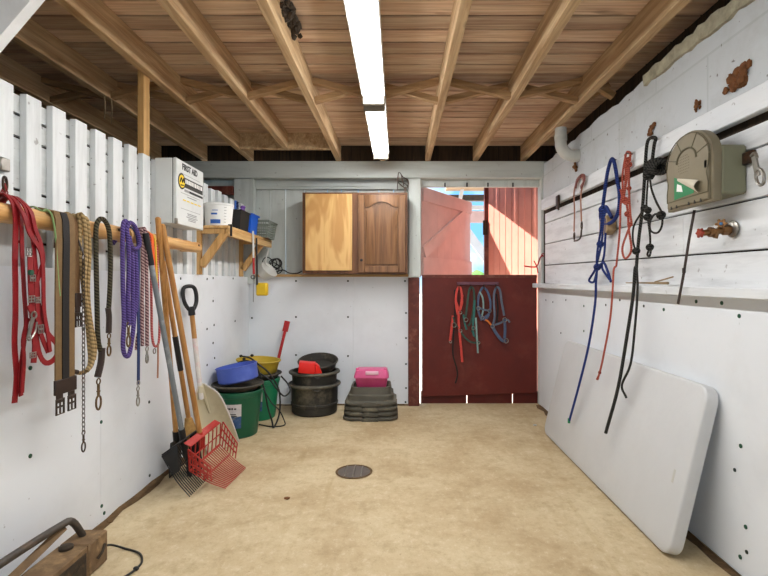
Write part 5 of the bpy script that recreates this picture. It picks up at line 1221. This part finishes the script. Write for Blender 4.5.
def cog(c, r, mat, nrm):
    m = MB(); m.lathe([(0, -0.006), (r*0.7, -0.006), (r*0.7, 0.006), (0, 0.006)], c, 14, V(nrm).to_track_quat('Z', 'Y').to_matrix())
    R = V(nrm).to_track_quat('Z', 'Y').to_matrix()
    for k in range(6): m.ball(V(c)+R @ V((r*0.8*math.cos(k*math.pi/3), r*0.8*math.sin(k*math.pi/3), 0)), r*0.3, (1, 1, 0.9), 7)
    m.build('knob', mat, t)
cog(b+V((-0.012, 0, 0)), 0.021, 'red_knob', (-1, -0.2, 0)); c = vlerp(a, b, 0.45)+V((0, -0.006, 0.028)); cog(c, 0.022, 'brass', (-0.6, -0.8, 0.1)); MB().ball(c+V((-0.008, -0.010, 0)), 0.007, (1, 1, 1), 8).build('blue_button', 'blue_knob', t)
# big snap on the wall
t = thing('bull_snap', 'large steel snap hook hanging from a wall hinge plate', 'snap hook', PX(758, 165, 1.36))
MB().box(1.378, 1.399, *(lambda p: (p.y-0.015, p.y+0.05, p.z-0.02, p.z+0.03))(PX(752, 158, 1.39)), 0.004).build('plate', 'darksteel', t)
m = MB(); m.strap(rq([(754, 155), (756, 166), (758, 176)], 1.355), 0.022, 0.008, (-1, 0, 0)); m.torus(PX(760, 177, 1.352), 0.022, 0.006, (-1, 0.1, 0), 14, 7, 1.5, (0, -0.4, -1)); m.tube(rq([(751, 156), (755, 153), (757, 158)], 1.35), 0.006, 6, 3); m.build('hook', 'steel', t)
# pipe elbow
t = thing('pipe_elbow', 'grey white pipe elbow coming down into the block wall', 'pipe', PX(565, 150, 1.38))
e = PX(562, 138, 1.28); Yp = 3.86
m = MB(); px_, zc = 1.282, 2.21
pp = [V((px_, Yp, 2.427)), V((px_, Yp, zc+0.10))]+[V((px_+0.10*(1-math.cos(math.pi/2*k/8)), Yp, zc+0.10-0.10*math.sin(math.pi/2*k/8))) for k in range(1, 9)]+[V((1.421, Yp, zc))]
m.tube(pp, 0.045, 20, 1); m.build('pipe', 'pvc', t)
MB().tube([V((px_, Yp, 2.33)), V((px_, Yp, 2.37))], 0.049, 20, 1).build('collar', 'pvc', t); MB().tube([V((1.37, Yp, zc)), V((1.421, Yp, zc))], 0.049, 20, 1).build('wall_collar', 'pvc', t)
# small wall hardware
tag(MB().box(1.355, 1.369, *(lambda p: (p.y-0.03, p.y+0.05, p.z-0.05, p.z+0.06))(PX(558.5, 202, 1.365)), 0.006).tube([PX(558, 196, 1.35), PX(558.5, 210, 1.345)], 0.008, 7, 1).build('door_latch', 'darksteel'), 'small dark iron latch on the top board by the door', 'latch')
tag(MB().ball(PX(575, 167, 1.40), 0.018, (1.2, 1, 1), 9, 0.003).tube([PX(575, 163, 1.41), PX(576, 171, 1.40)], 0.01, 7, 1).build('rusty_bolt', 'mud'), 'rusty bolt head below the pipe elbow', 'bolt')
tag(MB().prism([PX(608, 219, 1.395), PX(616, 215, 1.395), PX(617, 230, 1.395), PX(613, 235, 1.395), PX(608, 233, 1.395)], (-0.06, 0, 0), 0.006).build('wall_peg', 'twig'), 'stubby tan wooden peg behind the blue halter', 'peg')
m = MB(); m.tube([V((1.36, *(lambda p: (p.y, 1.207-0.0165*(4.7-p.y)*0.4+0.012))(PX(a, 284, 1.36)))) for a in (626, 640, 655, 668)], 0.006, 6, 3, taper=(0.5, 1.2)); m.tube([V((1.36, *(lambda p: (p.y, 1.207+0.004))(PX(655, 284, 1.36)))), V((1.35, *(lambda p: (p.y, 1.207+0.028))(PX(673, 284, 1.35))))], 0.004, 5, 1)
tag(m.build('twig', 'twig'), 'dry brown twig lying on the white ledge', 'twig')
m = MB(); m.tube([P(a, b, 4.79) for a, b in ((524, 266), (532, 267), (537, 266), (540, 258), (543, 255))], 0.007, 6, 4); m.tube([P(a, b, 4.79) for a, b in ((534, 261), (537, 267), (538, 273))], 0.006, 6, 3); m.torus(P(543, 255, 4.79), 0.014, 0.004, (0, -1, 0))
tag(m.build('door_hook', 'red_handle'), 'red door hook and twine fixed to the white jamb', 'hook')
# mud nests
def mudnest(px, py, wpx, hpx, label, group='mud dauber nests', n=16, extra=()):
    a = PX(px, py, 1.415); rnd = random.Random(int(px)); m = MB(); sY = abs(PX(px-wpx/2, py, 1.415).y-PX(px+wpx/2, py, 1.415).y)/2; sZ = hpx*a.y/F/2
    for k in range(n):
        u, v = rnd.uniform(-1, 1), rnd.uniform(-1, 1)
        m.ball(a+V((rnd.uniform(-0.006, 0.008), -sY*(0.65*u+0.25*v), sZ*(0.75*v))), rnd.uniform(0.25, 0.5)*min(sY, sZ), (0.5, 1, 1.1), 7, 0.004)
    return tag(m.build('mud_nest', 'mud'), label, 'nest', group)
mudnest(737, 79, 26, 24, 'large crusted brown mud nest high on the block wall', n=26)
mudnest(697.5, 104.5, 6, 12, 'small oval brown mud nest above the arched box')
mudnest(651, 129.5, 7, 11, 'small star shaped brown mud nest above the black halter')
rnd = random.Random(2); m = MB()
for k in range(40):
    m.ball(V((-0.557+rnd.uniform(-0.006, 0.035), 2.52+rnd.uniform(-0.16, 0.12), 2.555+rnd.uniform(-0.03, 0.02))), rnd.uniform(0.012, 0.024), (0.8, 1, 0.9), 7, 0.005)
tag(m.build('wasp_nest', 'nest'), 'dark crusty nest stuck to the side of a ceiling joist', 'nest')
# hanging cords by the loft
for px, x in ((104.5, 'longer'), (111.5, 'shorter')):
    y1 = 119 if x == 'longer' else 124
    tag(MB().tube([PX(px, 96 if x == 'longer' else 99, -1.9), PX(px+0.4, 108, -1.9), PX(px, y1, -1.9)], 0.004, 5, 2).build('hanging_string', 'twig'), 'thin cord hanging from a joist above the battens, %s' % ('nearer the viewer' if x == 'longer' else 'nearer the pale post'), 'cord')

# ------------------------------------------------------------------ floor: drain and rusty box
t = thing('floor_drain', 'round grey floor drain with bars in the concrete', 'drain', (PF(355, 472).x, PF(355, 472).y, 0.001))
c = V((PF(354, 472).x, PF(354, 472).y, 0.0))
MB().lathe([(0.112, 0.001), (0.118, 0.005), (0.108, 0.007), (0.102, 0.002)], c, 36, caps=False).build('ring', 'grime', t)
MB().lathe([(0.0, 0.001), (0.104, 0.001), (0.104, 0.003), (0.0, 0.003)], c, 36).build('plate', 'drain_pit', t)
m = MB()
for x in (-0.05, 0.0, 0.05):
    l = math.sqrt(0.1**2-x*x); m.box(c.x+x-0.004, c.x+x+0.004, c.y-l, c.y+l, 0.003, 0.008, 0.001)
m.build('bars', 'steel', t)
t = thing('rusty_box', 'dirt caked rusty metal box with a bar handle on the floor', 'metal box', (-1.32, 1.85, 0))
X0, X1, Y0, Y1, Z1 = -1.385, -1.265, 1.45, 2.13, 0.132
MB().box(X0, X1, Y0, 2.0, 0.002, Z1, 0.004).build('case', 'rusty', t); MB().box(X0, X1+0.004, 2.003, Y1, 0.0, Z1+0.003, 0.006).build('end_block', 'rusty', t)
MB().box(X1, X1+0.004, Y0+0.03, 1.985, 0.015, Z1-0.02, 0.002).build('side_plate', 'rusty2', t)
MB().tube([(X1+0.008, 2.05, 0.05), (X1+0.016, 2.07, 0.07), (X1+0.008, 2.10, 0.085)], 0.006, 6, 3).build('cast_lug', 'rusty2', t); MB().bar((X1+0.007, 1.80, 0.05), (X1+0.007, 1.96, 0.075), 0.004, 0.014).build('cast_rib', 'rusty2', t)
MB().lathe([(0, 0), (0.026, 0), (0.026, 0.010), (0.022, 0.013), (0, 0.013)], (-1.338, 1.975, Z1+0.001), 20).build('cap_disc', 'rusty2', t)
m = MB(); m.tube([(-1.365, 1.40, 0.245), (-1.365, 1.70, 0.238), (-1.362, 1.97, 0.225), (-1.35, 2.03, 0.215), (-1.335, 2.075, 0.135)], 0.0145, 10, 4); m.build('bar_handle', 'barmetal', t)
m = MB(); m.strap([(-1.375, 1.62, 0.136), (-1.372, 1.80, 0.165), (-1.362, 2.0, 0.208)], 0.03, 0.006, (0.7, 0, 0.6)); m.build('brace_strap', 'rusty', t)
MB().tube([(-1.30, 1.72, 0.136), (-1.33, 1.75, 0.15), (-1.37, 1.70, 0.146)], 0.004, 6, 4).build('pale_wire', 'twig', t)
p = [V((-1.27, 2.11, 0.07)), PF(112, 545, 0.03), PF(125, 548.5, 0.006), PF(139, 553, 0.006), PF(142, 561, 0.006), PF(137, 568, 0.006), PF(126, 576, 0.006), PF(112, 583, 0.006)]
tag(MB().tube(p, 0.0048, 7, 5).ball(PF(136, 568.5, 0.008), 0.010, (1.3, 1, 0.9), 8).build('power_lead', 'cable'), 'thin black lead curling on the floor from the rusty box', 'cord')
# loose bits on the floor
for (px, py), lb in (((287, 498), 'rust brown clod of dirt on the floor before the forks'), ((110, 521.5), 'dark dirt clod beside the foot of the panel wall'), ((535, 425), 'pale stone chip by the foot of the table')):
    a = PF(px, py, 0.006); tag(MB().ball(a, 0.012, (1.5, 1.0, 0.5), 8, 0.002).build('debris_chip', 'mud' if 'rust' in lb else 'grime' if 'pale' not in lb else 'pvc'), lb, 'debris')

for o in SC.objects:
    if '_o' in o: del o['_o']
